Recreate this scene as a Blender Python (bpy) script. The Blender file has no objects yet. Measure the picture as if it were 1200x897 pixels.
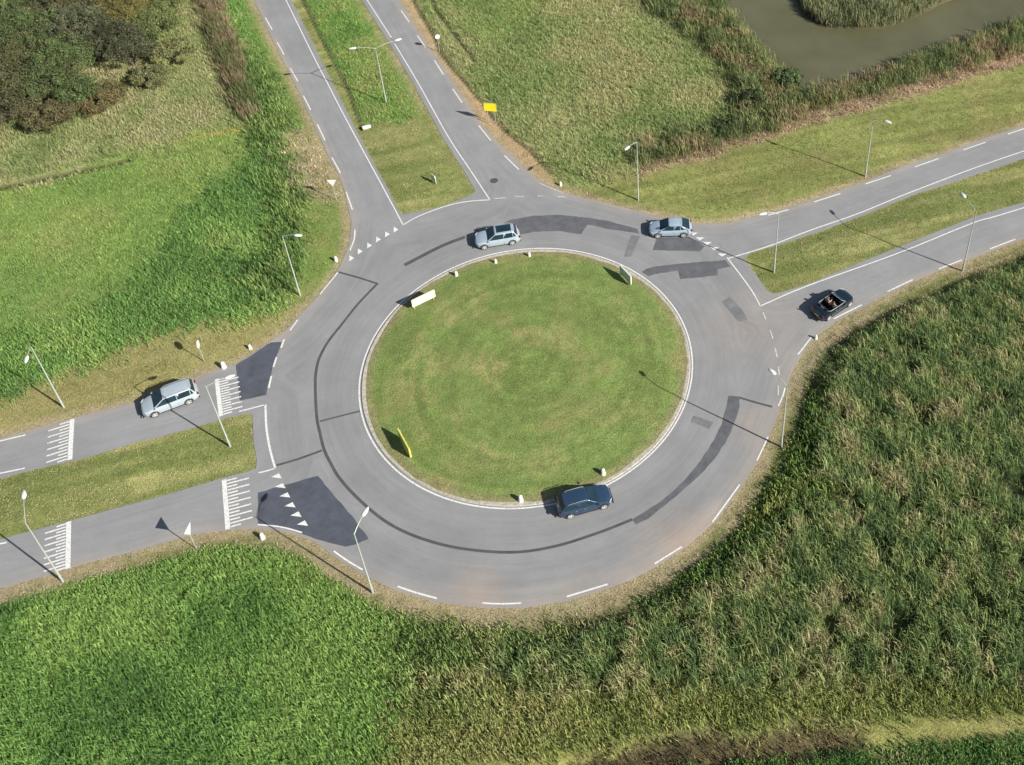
import bpy, bmesh, math, random
import numpy as np
from mathutils import Vector, Matrix
from mathutils.geometry import delaunay_2d_cdt
random.seed(7)
rng = np.random.default_rng(11)
S = bpy.context.scene
C = S.collection
R = math.radians

# ------------------------------------------------------------------ camera, light
F_PX, PITCH = 1297.83, 0.6732                 # focal length in photo pixels, downward tilt
CAM = np.array([12.6567, -64.1203, 76.0978])
PX, PY = 600 + 186.81, 448.5 - 281.98         # optical centre inside the cropped photograph
cam_d = bpy.data.cameras.new('camera'); cam = bpy.data.objects.new('camera', cam_d); C.objects.link(cam)
cam.location = CAM; cam.rotation_euler = (math.pi/2 - PITCH, 0, 0)
cam_d.sensor_width = 36; cam_d.sensor_fit = 'HORIZONTAL'; cam_d.lens = 36*F_PX/1200
cam_d.shift_x = -186.81/1200; cam_d.shift_y = -281.98/1200
cam_d.clip_start = 1; cam_d.clip_end = 12000
S.camera = cam
SUN = Vector((1.3383, -0.803, 1.0)).normalized()
w = bpy.data.worlds.new('World'); S.world = w; w.use_nodes = True
nt = w.node_tree; bgn = nt.nodes['Background']; sky = nt.nodes.new('ShaderNodeTexSky')
sky.sky_type = 'NISHITA'; sky.sun_disc = False
sky.sun_elevation = math.asin(SUN.z); sky.sun_rotation = math.atan2(SUN.x, SUN.y)
sky.air_density = 1.2; sky.dust_density = 1.5
nt.links.new(sky.outputs[0], bgn.inputs[0]); bgn.inputs[1].default_value = 0.05
sl = bpy.data.lights.new('sun', 'SUN'); so = bpy.data.objects.new('sun', sl); C.objects.link(so)
sl.energy = 5.0; sl.angle = R(0.5); sl.color = (1, 0.945, 0.86)
so.rotation_euler = SUN.to_track_quat('Z', 'Y').to_euler(); so.location = (60, -40, 60)
S.view_settings.view_transform = 'Standard'; S.view_settings.look = 'None'
S.view_settings.gamma = 1; S.view_settings.exposure = 0.84; S.view_settings.use_curve_mapping = False

# ------------------------------------------------------------------ helpers
def G(u, v, z=0.0):
    """ground point seen at photo position (u, v)"""
    cp, sp = math.cos(PITCH), math.sin(PITCH)
    a, b = (u-PX)/F_PX, (v-PY)/F_PX
    d = np.array([a, cp-b*sp, -sp-b*cp])
    t = (z-CAM[2])/d[2]
    p = CAM + t*d
    return np.array([p[0], p[1]])
def GL(pts, z=0.0): return np.array([G(u, v, z) for u, v in pts])
SH = np.array([-1.3383, 0.803])               # shadow offset per metre of height
def smooth(P, n=6, closed=False):
    P = np.asarray(P, float); N = len(P); out = []
    rngs = range(N if closed else N-1)
    for i in rngs:
        if closed: p0, p1, p2, p3 = P[i-1], P[i], P[(i+1) % N], P[(i+2) % N]
        else: p0, p1, p2, p3 = P[max(i-1, 0)], P[i], P[i+1], P[min(i+2, N-1)]
        for k in range(n):
            t = k/n
            out.append(0.5*((2*p1)+(-p0+p2)*t+(2*p0-5*p1+4*p2-p3)*t*t+(-p0+3*p1-3*p2+p3)*t**3))
    if not closed: out.append(P[-1])
    return np.array(out)
def hash2(ix, iy, seed):
    h = (ix.astype(np.int64)*374761393 + iy.astype(np.int64)*668265263 + seed*2147483647+seed*9176) & 0xffffffff
    h = ((h ^ (h >> 13))*1274126177) & 0xffffffff
    h = h ^ (h >> 16)
    return (h & 0xffff)/65535.0
def vnoise(x, y, s, seed=0):
    x = np.asarray(x)/s; y = np.asarray(y)/s
    ix, iy = np.floor(x), np.floor(y); fx, fy = x-ix, y-iy
    fx = fx*fx*(3-2*fx); fy = fy*fy*(3-2*fy)
    a, b = hash2(ix, iy, seed), hash2(ix+1, iy, seed); c, d = hash2(ix, iy+1, seed), hash2(ix+1, iy+1, seed)
    return (a*(1-fx)+b*fx)*(1-fy)+(c*(1-fx)+d*fx)*fy
def fbm(x, y, s, seed=0, o=3):
    v, a, t = 0, 1, 0
    for k in range(o):
        v = v + a*vnoise(x, y, s/2**k, seed+k*17); t += a; a *= .5
    return v/t
def inpoly(x, y, poly):
    inside = np.zeros(x.shape, bool)
    bb = (x >= poly[:, 0].min()) & (x <= poly[:, 0].max()) & (y >= poly[:, 1].min()) & (y <= poly[:, 1].max())
    xx, yy = x[bb], y[bb]; r = np.zeros(xx.shape, bool); n = len(poly)
    for i in range(n):
        x1, y1 = poly[i]; x2, y2 = poly[(i+1) % n]
        if y1 == y2: continue
        r ^= ((y1 > yy) != (y2 > yy)) & (xx < (x2-x1)*(yy-y1)/(y2-y1)+x1)
    inside[bb] = r
    return inside
def dist(x, y, P, closed=False):
    d = np.full(x.shape, 1e9); n = len(P)
    for i in range(n if closed else n-1):
        a, b = P[i], P[(i+1) % n]; ab = b-a; L = ab@ab+1e-9
        t = np.clip(((x-a[0])*ab[0]+(y-a[1])*ab[1])/L, 0, 1)
        d = np.minimum(d, (x-a[0]-t*ab[0])**2+(y-a[1]-t*ab[1])**2)
    return np.sqrt(d)
def tag(o, label=None, cat=None, group=None, kind=None):
    if label: o['label'] = label
    if cat: o['category'] = cat
    if group: o['group'] = group
    if kind: o['kind'] = kind
    return o
def link(name, me, mat=None, parent=None, smooth_=False):
    o = bpy.data.objects.new(name, me); C.objects.link(o)
    if mat: me.materials.append(mat)
    if parent: o.parent = parent
    if smooth_:
        me.polygons.foreach_set('use_smooth', [True]*len(me.polygons)); me.set_sharp_from_angle(angle=R(38))
    return o
def mesh(name, vs, fs, mat=None, parent=None, smooth_=False):
    me = bpy.data.meshes.new(name)
    me.from_pydata([tuple(map(float, v)) for v in vs], [], fs); me.update()
    return link(name, me, mat, parent, smooth_)
def empty(name, loc, rz, label, cat, group=None):
    o = bpy.data.objects.new(name, None); C.objects.link(o)
    o.location = loc; o.rotation_euler = (0, 0, rz); o.empty_display_size = .3
    return tag(o, label, cat, group)
class MB:
    """collects shapes, builds ONE mesh object"""
    def __init__(s): s.v = []; s.f = []
    def add(s, vs, fs):
        k = len(s.v); s.v += [tuple(v) for v in vs]; s.f += [tuple(i+k for i in f) for f in fs]; return s
    def box(s, c, d, rot=None, bev=0.0):
        bm = bmesh.new(); bmesh.ops.create_cube(bm, size=1)
        bmesh.ops.scale(bm, vec=d, verts=bm.verts)
        if bev: bmesh.ops.bevel(bm, geom=bm.edges[:], offset=bev, segments=2, affect='EDGES')
        M = Matrix.Translation(c) @ (rot or Matrix())
        vs = [M @ v.co for v in bm.verts]; bm.verts.index_update()
        s.add(vs, [[v.index for v in f.verts] for f in bm.faces]); bm.free(); return s
    def tube(s, P, r, n=10, caps=True):
        P = [Vector(p) for p in P]; rs = r if hasattr(r, '__len__') else [r]*len(P); vs = []; fs = []
        for i, p in enumerate(P):
            d = (P[min(i+1, len(P)-1)]-P[max(i-1, 0)]).normalized()
            q = Vector((0, 0, 1)).rotation_difference(d)
            for k in range(n):
                a = 2*math.pi*k/n; vs.append(p + q @ Vector((math.cos(a)*rs[i], math.sin(a)*rs[i], 0)))
        for i in range(len(P)-1):
            for k in range(n): fs.append((i*n+k, i*n+(k+1) % n, (i+1)*n+(k+1) % n, (i+1)*n+k))
        if caps: fs.append(tuple(range(n))[::-1]); fs.append(tuple((len(P)-1)*n+k for k in range(n)))
        return s.add(vs, fs)
    def lathe(s, prof, M=None, n=20):
        vs = []; fs = []; M = M or Matrix()
        for r, z in prof:
            for k in range(n):
                a = 2*math.pi*k/n; vs.append(M @ Vector((r*math.cos(a), r*math.sin(a), z)))
        for i in range(len(prof)-1):
            for k in range(n): fs.append((i*n+k, i*n+(k+1) % n, (i+1)*n+(k+1) % n, (i+1)*n+k))
        fs.append(tuple(range(n))[::-1]); fs.append(tuple((len(prof)-1)*n+k for k in range(n)))
        return s.add(vs, fs)
    def prism(s, pts, depth, M=None):
        """outline in the local XZ plane, thickness along Y"""
        M = M or Matrix(); n = len(pts)
        vs = [M @ Vector((p[0], -depth/2, p[1])) for p in pts]+[M @ Vector((p[0], depth/2, p[1])) for p in pts]
        fs = [tuple(range(n)), tuple(range(2*n-1, n-1, -1))]+[(i, i+n, (i+1) % n+n, (i+1) % n) for i in range(n)]
        return s.add(vs, fs)
    def build(s, name, mat=None, parent=None, smooth_=False):
        return mesh(name, s.v, s.f, mat, parent, smooth_)

# ------------------------------------------------------------------ materials
def nodes(name):
    m = bpy.data.materials.new(name); m.use_nodes = True; n = m.node_tree; return m, n, n.nodes['Principled BSDF']
def N(n, t, **k):
    x = n.nodes.new(t)
    for a, b in k.items():
        if a in x.inputs: x.inputs[a].default_value = b
        else: setattr(x, a, b)
    return x
def mixrgb(n, fac, a, b, mode='MIX'):
    x = n.nodes.new('ShaderNodeMix'); x.data_type = 'RGBA'; x.blend_type = mode
    for i, v in ((0, fac), (6, a), (7, b)):
        if hasattr(v, 'default_value') or hasattr(v, 'is_linked'): n.links.new(v, x.inputs[i])
        else: x.inputs[i].default_value = v if i == 0 else (*v, 1)
    return x.outputs[2]
def ramp(n, src, lo, hi, a=0.0, b=1.0):
    x = N(n, 'ShaderNodeMapRange'); n.links.new(src, x.inputs[0])
    for i, v in enumerate((lo, hi, a, b)): x.inputs[i+1].default_value = v
    return x.outputs[0]
def noise(n, scale, detail=3, rough=.6, co=None, vec=None):
    x = N(n, 'ShaderNodeTexNoise', Scale=scale, Detail=detail, Roughness=rough)
    if co is None: co = N(n, 'ShaderNodeTexCoord').outputs['Object']
    n.links.new(co, x.inputs['Vector']); return x.outputs[0]
def simple(name, col, rough=.6, metal=0., var=.12, scale=3., coat=0., bump=0., spec=.5):
    m, n, b = nodes(name)
    v = ramp(n, noise(n, scale), .3, .7, 1-var, 1+var)
    cc = N(n, 'ShaderNodeVectorMath', operation='SCALE'); cc.inputs[0].default_value = col; n.links.new(v, cc.inputs['Scale'])
    n.links.new(cc.outputs[0], b.inputs['Base Color'])
    b.inputs['Roughness'].default_value = rough; b.inputs['Metallic'].default_value = metal
    b.inputs['Coat Weight'].default_value = coat; b.inputs['Coat Roughness'].default_value = .06
    b.inputs['Specular IOR Level'].default_value = spec
    if bump:
        bp = N(n, 'ShaderNodeBump', Strength=bump, Distance=.01); n.links.new(noise(n, scale*6), bp.inputs['Height']); n.links.new(bp.outputs[0], b.inputs['Normal'])
    return m
def ground_mat():
    m, n, b = nodes('soil_and_turf')
    att = N(n, 'ShaderNodeVertexColor'); att.layer_name = 'Col'
    co = N(n, 'ShaderNodeTexCoord').outputs['Object']
    f1 = noise(n, 7.0, 4, .75, co); f2 = noise(n, 1.1, 3, .6, co)
    c = mixrgb(n, 1.0, att.outputs[0], (1, 1, 1), 'MULTIPLY')
    k = N(n, 'ShaderNodeMath', operation='MULTIPLY'); n.links.new(ramp(n, f1, .25, .75, .45, 1.55), k.inputs[0]); n.links.new(ramp(n, f2, .3, .7, .85, 1.15), k.inputs[1])
    v = N(n, 'ShaderNodeVectorMath', operation='SCALE'); n.links.new(c, v.inputs[0]); n.links.new(k.outputs[0], v.inputs['Scale'])
    # dry stalks: warm flecks
    fl = ramp(n, noise(n, 11, 2, .6, co), .58, .72, 0, .45)
    c2 = mixrgb(n, fl, v.outputs[0], (.26, .24, .10))
    n.links.new(c2, b.inputs['Base Color']); b.inputs['Roughness'].default_value = .95; b.inputs['Specular IOR Level'].default_value = .1
    bp = N(n, 'ShaderNodeBump', Strength=.9, Distance=.12); n.links.new(f1, bp.inputs['Height']); n.links.new(bp.outputs[0], b.inputs['Normal'])
    return m
def blade_mat(name, tr=.35):
    m, n, b = nodes(name)
    att = N(n, 'ShaderNodeVertexColor'); att.layer_name = 'Col'
    n.links.new(att.outputs[0], b.inputs['Base Color']); b.inputs['Roughness'].default_value = .7; b.inputs['Specular IOR Level'].default_value = .25
    t = N(n, 'ShaderNodeBsdfTranslucent'); n.links.new(att.outputs[0], t.inputs[0])
    mx = N(n, 'ShaderNodeMixShader'); mx.inputs[0].default_value = tr
    n.links.new(b.outputs[0], mx.inputs[1]); n.links.new(t.outputs[0], mx.inputs[2])
    n.links.new(mx.outputs[0], n.nodes['Material Output'].inputs[0]); return m
def asphalt_mat(name, use_att=True, col=(.2, .2, .205)):
    m, n, b = nodes(name)
    co = N(n, 'ShaderNodeTexCoord').outputs['Object']
    if use_att:
        att = N(n, 'ShaderNodeVertexColor'); att.layer_name = 'Col'; base = att.outputs[0]
    else:
        rgb = N(n, 'ShaderNodeRGB'); rgb.outputs[0].default_value = (*col, 1); base = rgb.outputs[0]
    if use_att:
        ed = N(n, 'ShaderNodeAttribute'); ed.attribute_name = 'Edge'
        sep = N(n, 'ShaderNodeSeparateXYZ'); n.links.new(co, sep.inputs[0])
        def mul(src, k):
            q = N(n, 'ShaderNodeMath', operation='MULTIPLY'); n.links.new(src, q.inputs[0]); q.inputs[1].default_value = k; return q.outputs[0]
        cmb = N(n, 'ShaderNodeCombineXYZ'); n.links.new(mul(ed.outputs['Fac'], 1.7), cmb.inputs[0]); n.links.new(mul(sep.outputs[0], .07), cmb.inputs[1]); n.links.new(mul(sep.outputs[1], .07), cmb.inputs[2])
        streak = ramp(n, noise(n, 1.6, 5, .75, cmb.outputs[0]), .3, .7, .90, 1.09)
        spots = ramp(n, noise(n, 1.3, 6, .8, co), .62, .74, 1, .86)
        m1 = N(n, 'ShaderNodeMath', operation='MULTIPLY'); n.links.new(streak, m1.inputs[0]); n.links.new(spots, m1.inputs[1])
        bv = N(n, 'ShaderNodeVectorMath', operation='SCALE'); n.links.new(base, bv.inputs[0]); n.links.new(m1.outputs[0], bv.inputs['Scale']); base = bv.outputs[0]
    g = ramp(n, noise(n, 14, 3, .8, co), .3, .7, .86, 1.14); p = ramp(n, noise(n, .35 if use_att else .9, 5, .7, co), .3, .7, *((.92, 1.08) if use_att else (.78, 1.25)))
    k = N(n, 'ShaderNodeMath', operation='MULTIPLY'); n.links.new(g, k.inputs[0]); n.links.new(p, k.inputs[1])
    v = N(n, 'ShaderNodeVectorMath', operation='SCALE'); n.links.new(base, v.inputs[0]); n.links.new(k.outputs[0], v.inputs['Scale'])
    n.links.new(v.outputs[0], b.inputs['Base Color']); b.inputs['Roughness'].default_value = .85; b.inputs['Specular IOR Level'].default_value = .3
    bp = N(n, 'ShaderNodeBump', Strength=.35, Distance=.01); n.links.new(noise(n, 60, 2, .6, co), bp.inputs['Height']); n.links.new(bp.outputs[0], b.inputs['Normal'])
    return m
def paint_mat(name='road_paint', lo=.36, hi=.50):
    m, n, b = nodes(name)
    co = N(n, 'ShaderNodeTexCoord').outputs['Object']
    wv = ramp(n, noise(n, 9, 4, .75, co), lo, hi, 0, 1)
    n.links.new(mixrgb(n, wv, (.27, .27, .27), (.60, .60, .585)), b.inputs['Base Color']); b.inputs['Roughness'].default_value = .7
    return m
def water_mat():
    m, n, b = nodes('pond_water')
    co = N(n, 'ShaderNodeTexCoord').outputs['Object']
    n.links.new(mixrgb(n, ramp(n, noise(n, .12, 4, .6, co), .35, .65), (.080, .078, .043), (.10, .098, .057)), b.inputs['Base Color'])
    b.inputs['Roughness'].default_value = .16; b.inputs['IOR'].default_value = 1.33
    bp = N(n, 'ShaderNodeBump', Strength=.12, Distance=.05); n.links.new(noise(n, 2.5, 3, .6, co), bp.inputs['Height']); n.links.new(bp.outputs[0], b.inputs['Normal'])
    return m
M = dict(ground=ground_mat(), blade=blade_mat('grass_blades'), leaf=blade_mat('leaves', .25), asphalt=asphalt_mat('worn_asphalt'),
    patch=asphalt_mat('fresh_asphalt_patch', False, (.060, .069, .088)), patch2=asphalt_mat('older_asphalt_patch', False, (.088, .092, .102)), patch3=asphalt_mat('faded_patch', False, (.135, .137, .145)),
    tar=asphalt_mat('tar_seam', False, (.062, .064, .068)), paint=paint_mat(), thinpaint=paint_mat('worn_road_paint', .44, .60), water=water_mat(),
    kerb=simple('kerb_concrete', (.33, .31, .265), .9, var=.3, scale=5, bump=.4),
    galv=simple('galvanised_steel', (.34, .37, .34), .5, .2, .1), head=simple('lamp_housing', (.50, .54, .53), .45), lens=simple('lamp_glass', (.45, .48, .5), .15),
    white=simple('white_plastic', (.66, .65, .60), .5, var=.06), cream=simple('cream_sign_back', (.60, .60, .44), .5, var=.06), yellow=simple('yellow_frame', (.52, .48, .11), .5, var=.08),
    vivid=simple('bright_yellow_sheet', (.85, .68, .01), .4, var=.05), black=simple('black_trim', (.012, .013, .015), .5), glass=simple('car_glass', (.012, .028, .042), .12, var=.3, scale=1.5, spec=.35),
    tyre=simple('tyre_rubber', (.02, .02, .02), .8), rim=simple('alloy_rim', (.62, .63, .64), .3, .4), red=simple('red_lens', (.16, .012, .012), .3), lamp=simple('clear_lens', (.6, .63, .66), .1, .2),
    plate=simple('plate_yellow', (.38, .31, .08), .4), bark=simple('bark', (.09, .07, .05), .9, scale=8, bump=.6), greyback=simple('grey_sign_back', (.52, .56, .46), .5),
    signred=simple('red_sign_edge', (.5, .03, .03), .4), silver=simple('silver_blue_paint', (.38, .46, .53), .3, .3, .03, coat=1.), silver2=simple('pale_silver_paint', (.42, .48, .53), .3, .3, .03, coat=1.),
    lightblue=simple('light_silver_paint', (.35, .44, .53), .3, .3, .03, coat=1.), navy=simple('dark_blue_paint', (.03, .062, .118), .22, .4, .03, coat=1.), ink=simple('black_blue_paint', (.008, .018, .028), .2, .3, .03, coat=1.),
    chrome=simple('brushed_trim', (.36, .40, .41), .35, .5), seat=simple('dark_leather', (.035, .033, .032), .6), skin=simple('skin', (.34, .21, .16), .6), hair=simple('brown_hair', (.07, .045, .03), .8),
    shirt=simple('grey_shirt', (.36, .34, .38), .9), shirt2=simple('brown_shirt', (.20, .13, .09), .9), darkgrey=simple('dark_grey_flat', (.06, .06, .062), .7), silverpaint=simple('grey_box', (.62, .64, .58), .6))

# ------------------------------------------------------------------ layout (traced outlines, all lying on the ground)
outer_px = [(-300,598),(-80,537),(0,514),(85,490),(155,472),(200,456),(235,440),(267,429),(278,426),(313,403),(336,386),(350,371),(382,337),(398,313),(409,288),(412,262),(407,240),(404,225),(396,203),(386,186),(377,166),(360,130),(345,97),(329,66),(314,35),(300,5),(150,-300),
 (290,-300),(450,-30),(468,0),(484,26),(503,56),(525,87),(546,119),(562,143),(580,164),(597,180),(614,197),(630,210),(645,219),(662,226),(692,234),(725,242),(755,249),(775,255),(815,262),(850,262),(887,253),(900,250),(924,243),(954,234),(985,223),(1014,213),(1060,194),(1100,182),(1152,163),(1200,147),(1500,46),
 (1500,170),(1200,280),(1160,295),(1127,308),(1100,318),(1069,331),(1040,345),(1010,361),(980,377),(956,395),(945,408),(937,421),(928,437),(922,455),(915,478),(903,508),(890,538),(870,570),(840,610),(805,641),(770,664),(740,680),(712,690),(664,705),(612,713),(565,713),(510,706),(465,693),(430,676),(395,655),(370,636),(350,628),(325,622),(300,620),(275,621),(250,623),(225,627),(162,645),(95,662),(60,673),(0,690),(-80,715),(-300,775)]
OUT = GL(outer_px)
medN_px = [(191,-300),(335,-20),(341,0),(365,48),(393,105),(417,152),(437,190),(455,222),(466,246),(472,252),(484,249),(512,244),(535,236),(553,228),(557,224),(545,203),(518,160),(484,97),(454,47),(424,0),(235,-300)]
medE_px = [(871,304),(880,296),(910,288),(925,283),(960,272),(1005,255),(1050,237),(1075,227),(1107,217),(1150,203),(1200,186),(1500,86),(1500,142),(1200,237),(1142,254),(1062,286),(1000,311),(950,332),(915,343),(905,344),(899,341),(888,325),(877,310)]
medW_px = [(-300,640),(0,561),(42,550),(100,537),(155,520),(215,505),(262,491),(277,487),(292,485),(296,487),(297,517),(301,540),(300,549),(290,553),(262,560),(195,580),(80,611),(0,632),(-300,711)]
HOLES = [GL(medN_px), GL(medE_px), GL(medW_px)]
def ring(r, n=160): return np.array([(r*math.cos(2*math.pi*i/n), r*math.sin(2*math.pi*i/n)) for i in range(n)])
WOB = lambda a: .10*np.sin(3*a+1)+.05*np.sin(5*a)
def asphalt_dist(x, y):
    """positive outside the asphalt, negative on it"""
    ins = inpoly(x, y, OUT)
    d = dist(x, y, OUT, True)
    for h in HOLES:
        ins &= ~inpoly(x, y, h); d = np.minimum(d, dist(x, y, h, True))
    r = np.hypot(x, y); isl = r < 14.15
    d = np.minimum(d, np.abs(r-14.15)); ins &= ~isl
    return np.where(ins, -d, d)

Z = {}   # vegetation zones, later ones lie over earlier ones
def zone(k, px): Z[k] = GL(px)
zone('rough_NW', [(-200,-300),(235,-300),(235,-30),(240,60),(275,130),(285,148),(230,158),(150,180),(75,205),(0,218),(-200,262)])
zone('meadow_W', [(-200,262),(0,218),(75,205),(150,180),(230,158),(290,150),(300,175),(250,230),(200,270),(170,330),(120,370),(50,400),(-200,440)])
zone('lush_W', [(-200,440),(50,400),(120,370),(170,330),(200,270),(250,230),(300,175),(300,140),(290,60),(258,0),(235,-60),(150,-300),(190,-300),(290,-30),(310,20),(335,80),(352,120),(362,150),(340,160),(335,190),(345,225),(380,240),(402,235),(408,262),(403,295),(390,322),(350,358),(280,375),(220,385),(150,405),(90,430),(30,455),(-200,510)])
zone('short_W', [(262,-60),(285,-60),(300,5),(329,66),(345,97),(377,166),(396,203),(404,225),(409,240),(412,262),(409,288),(398,313),(380,340),(352,368),(335,372),(338,345),(348,315),(352,285),(345,255),(342,228),(352,200),(350,150),(333,118),(318,90),(300,50)])
zone('tall_W', [(296,60),(312,66),(330,110),(343,140),(346,165),(330,172),(338,205),(350,240),(352,285),(342,325),(325,350),(300,350),(296,325),(318,300),(330,262),(322,225),(308,190),(306,150),(300,110)])
zone('weeds', [(330,158),(362,150),(378,172),(392,205),(396,232),(380,240),(345,225),(330,195)])
zone('verge_W', [(-200,515),(30,457),(90,432),(150,407),(220,387),(280,377),(342,362),(356,370),(330,420),(230,470),(100,510),(-200,580)])
zone('scrub', [(-200,-120),(150,-120),(182,-20),(175,60),(160,110),(110,135),(80,148),(0,165),(-200,190)])
zone('hedge', [(226,-60),(240,-60),(258,10),(276,62),(297,112),(300,142),(288,140),(268,98),(250,50),(236,5)])
zone('medN_top', [(180,-300),(360,12),(382,57),(405,100),(421,148),(470,142),(500,130),(450,47),(420,0),(240,-300)])
zone('field_NE', [(300,-300),(484,0),(500,25),(530,70),(565,120),(593,155),(625,180),(645,200),(657,215),(672,222),(700,218),(760,192),(850,165),(900,150),(870,90),(820,30),(770,-20),(700,-300)])
zone('green_N', [(330,-300),(510,-15),(560,50),(600,45),(650,5),(640,-60),(600,-300)])
zone('track_D', [(440,-50),(468,0),(484,26),(546,119),(580,164),(614,197),(650,221),(646,204),(622,178),(593,155),(579,140),(565,121),(548,100),(516,62),(495,20),(484,0),(455,-50)])
zone('verge_E', [(662,226),(690,225),(750,202),(825,185),(900,163),(962,144),(1075,112),(1200,75),(1500,-15),(1500,60),(1200,160),(1000,225),(850,275),(700,245)])
zone('reedbelt', [(740,190),(790,162),(850,148),(868,130),(862,90),(845,70),(820,50),(790,25),(735,-10),(720,-60),(600,-300),(690,-300),(835,-60),(850,18),(880,48),(905,80),(935,112),(975,112),(1050,82),(1100,66),(1150,46),(1210,28),(1500,-70),(1500,-25),(1200,62),(1075,98),(987,124),(900,153),(850,167),(760,197)])
zone('tanstrip', [(745,205),(755,196),(850,166),(900,152),(987,122),(1075,96),(1200,60),(1500,-30),(1500,-15),(1200,75),(1075,112),(962,144),(900,163),(825,186)])
zone('reed_SE', [(1500,178),(1280,258),(1200,291),(1130,318),(1060,350),(1010,378),(980,392),(960,408),(950,425),(940,448),(935,470),(930,495),(920,522),(905,552),(882,586),(850,622),(812,655),(770,680),(730,697),(690,712),(640,740),(600,762),(560,790),(600,806),(750,806),(850,800),(1000,790),(1100,790),(1200,800),(1500,800)])
zone('bank_E', [(930,450),(945,430),(962,470),(968,560),(940,620),(890,650),(830,690),(770,705),(730,700),(770,682),(812,657),(852,624),(884,588),(907,554),(922,524),(932,497)])
zone('mixed_S', [(455,700),(470,707),(510,718),(560,724),(640,722),(690,712),(640,745),(600,765),(570,790),(560,820),(500,840),(455,820),(470,760)])
zone('lush_SW', [(-200,775),(0,697),(60,682),(150,662),(230,645),(290,640),(340,642),(400,668),(440,692),(462,708),(470,760),(455,820),(440,860),(430,990),(-200,990)])
zone('band_S', [(440,860),(455,820),(500,835),(600,806),(750,806),(850,800),(1000,790),(1100,790),(1200,800),(1500,800),(1500,815),(1200,832),(1050,843),(1010,842),(960,850),(850,855),(780,862),(700,876),(600,890),(440,960)])
zone('path_S', [(400,1000),(440,915),(560,893),(640,884),(700,878),(780,864),(700,890),(640,905),(560,990)])
zone('path_SE', [(1005,846),(1100,838),(1200,832),(1500,812),(1500,848),(1200,867),(1100,875),(1018,880)])
zone('ditch_S', [(580,990),(650,902),(700,884),(780,868),(850,860),(960,853),(1005,853),(1018,874),(960,886),(900,890),(830,899),(760,915),(700,990)])
zone('green_SE', [(700,990),(760,915),(830,899),(900,890),(960,886),(1022,880),(1100,874),(1200,866),(1500,846),(1500,990)])
POND = GL([(700,-300),(825,-70),(838,-25),(850,8),(880,40),(905,70),(935,100),(975,100),(1050,75),(1100,58),(1150,38),(1210,20),(1500,-75),(1500,-300)])
ISLET = GL([(900,-90),(935,-10),(945,14),(962,26),(990,30),(1025,30),(1055,24),(1078,14),(1100,2),(1180,-30),(1150,-90)])
ZN = list(Z)
def zone_of(x, y, wamp=.9):
    wx = x + (fbm(x, y, 2.2, 5)-.5)*2*wamp; wy = y + (fbm(x, y, 2.2, 9)-.5)*2*wamp
    zi = np.full(x.shape, -1)
    for i, k in enumerate(ZN): zi[inpoly(wx, wy, Z[k])] = i
    return zi
DITCH1 = GL([(-200,272),(0,220),(40,211),(82,203),(150,188)])            # old ditch at the meadow's top edge
RUT1 = GL([(484,0),(495,20),(510,45),(516,62),(530,80),(548,100),(565,121),(579,140),(593,155),(622,178),(645,203)])
RUT2 = GL([(500,-10),(512,15),(528,36),(540,52),(556,72)])
RUT3 = GL([(352,-5),(360,12),(382,57),(405,100),(420,140),(424,152)])
gcol = dict(tall_W=(.05,.085,.026), short_W=(.115,.165,.045), rough_NW=(.16,.18,.075), meadow_W=(.125,.185,.05), lush_W=(.09,.145,.04), weeds=(.20,.185,.10), verge_W=(.19,.175,.072), scrub=(.06,.058,.03), hedge=(.09,.065,.035),
    medN_top=(.095,.165,.04), field_NE=(.165,.19,.075), green_N=(.125,.175,.055), track_D=(.29,.215,.125), verge_E=(.155,.17,.055), reedbelt=(.065,.06,.035), tanstrip=(.24,.195,.12), reed_SE=(.07,.085,.035),
    bank_E=(.05,.075,.022), mixed_S=(.10,.11,.04), lush_SW=(.065,.11,.03), band_S=(.10,.13,.04), path_S=(.19,.20,.06), path_SE=(.20,.20,.07), ditch_S=(.085,.072,.036), green_SE=(.035,.065,.02))

# ------------------------------------------------------------------ terrain
def axis(a, b, step, far):
    l = list(np.arange(a, b+step*.5, step)); d = step
    lo, hi = [], []; x = a
    while x > -far: d *= 1.35; x -= d; lo.append(x)
    d = step; x = b
    while x < far: d *= 1.35; x += d; hi.append(x)
    return np.array(lo[::-1]+l+hi)
ax, ay = axis(-84, 68, .33, 4500), axis(-38, 72, .33, 4500)
X, Y = np.meshgrid(ax, ay); x, y = X.ravel(), Y.ravel()
near = (x > -95) & (x < 80) & (y > -50) & (y < 85)
ad = np.full(x.shape, 9.); ad[near] = asphalt_dist(x[near], y[near])
far_ = ~near; ad[far_] = np.where(inpoly(x[far_], y[far_], OUT), -1, 9)
zi = zone_of(x, y)
col = np.zeros((len(x), 3))
patch = fbm(x, y, 6, 31)
col[:] = (.155, .165, .058)
for i, k in enumerate(ZN): col[zi == i] = np.array(gcol[k])*(1.25 if k not in ('reed_SE','lush_SW','bank_E') else 1.0)
ni = dist(x, y, ISLET, True) < 2.5; col[ni & (zi < 0)] = (.065, .06, .035)
col *= (0.78+.44*patch)[:, None]
cg = col.reshape(len(ay), len(ax), 3)
for _ in range(4):
    cg[1:-1, 1:-1] = (cg[1:-1, 1:-1]*2+cg[:-2, 1:-1]+cg[2:, 1:-1]+cg[1:-1, :-2]+cg[1:-1, 2:])/6
col = cg.reshape(-1, 3)
dry = np.clip((fbm(x, y, 3.2, 77)-.52)*4, 0, 1)[:, None]
col = col*(1-.32*dry)+np.array((.25, .205, .10))*.32*dry
kn = fbm(x, y, 1.6, 51)
ew = np.where(np.isin(zi, [ZN.index(k) for k in ('reed_SE','bank_E','lush_SW','mixed_S')]), 1.0, .25)
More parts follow.
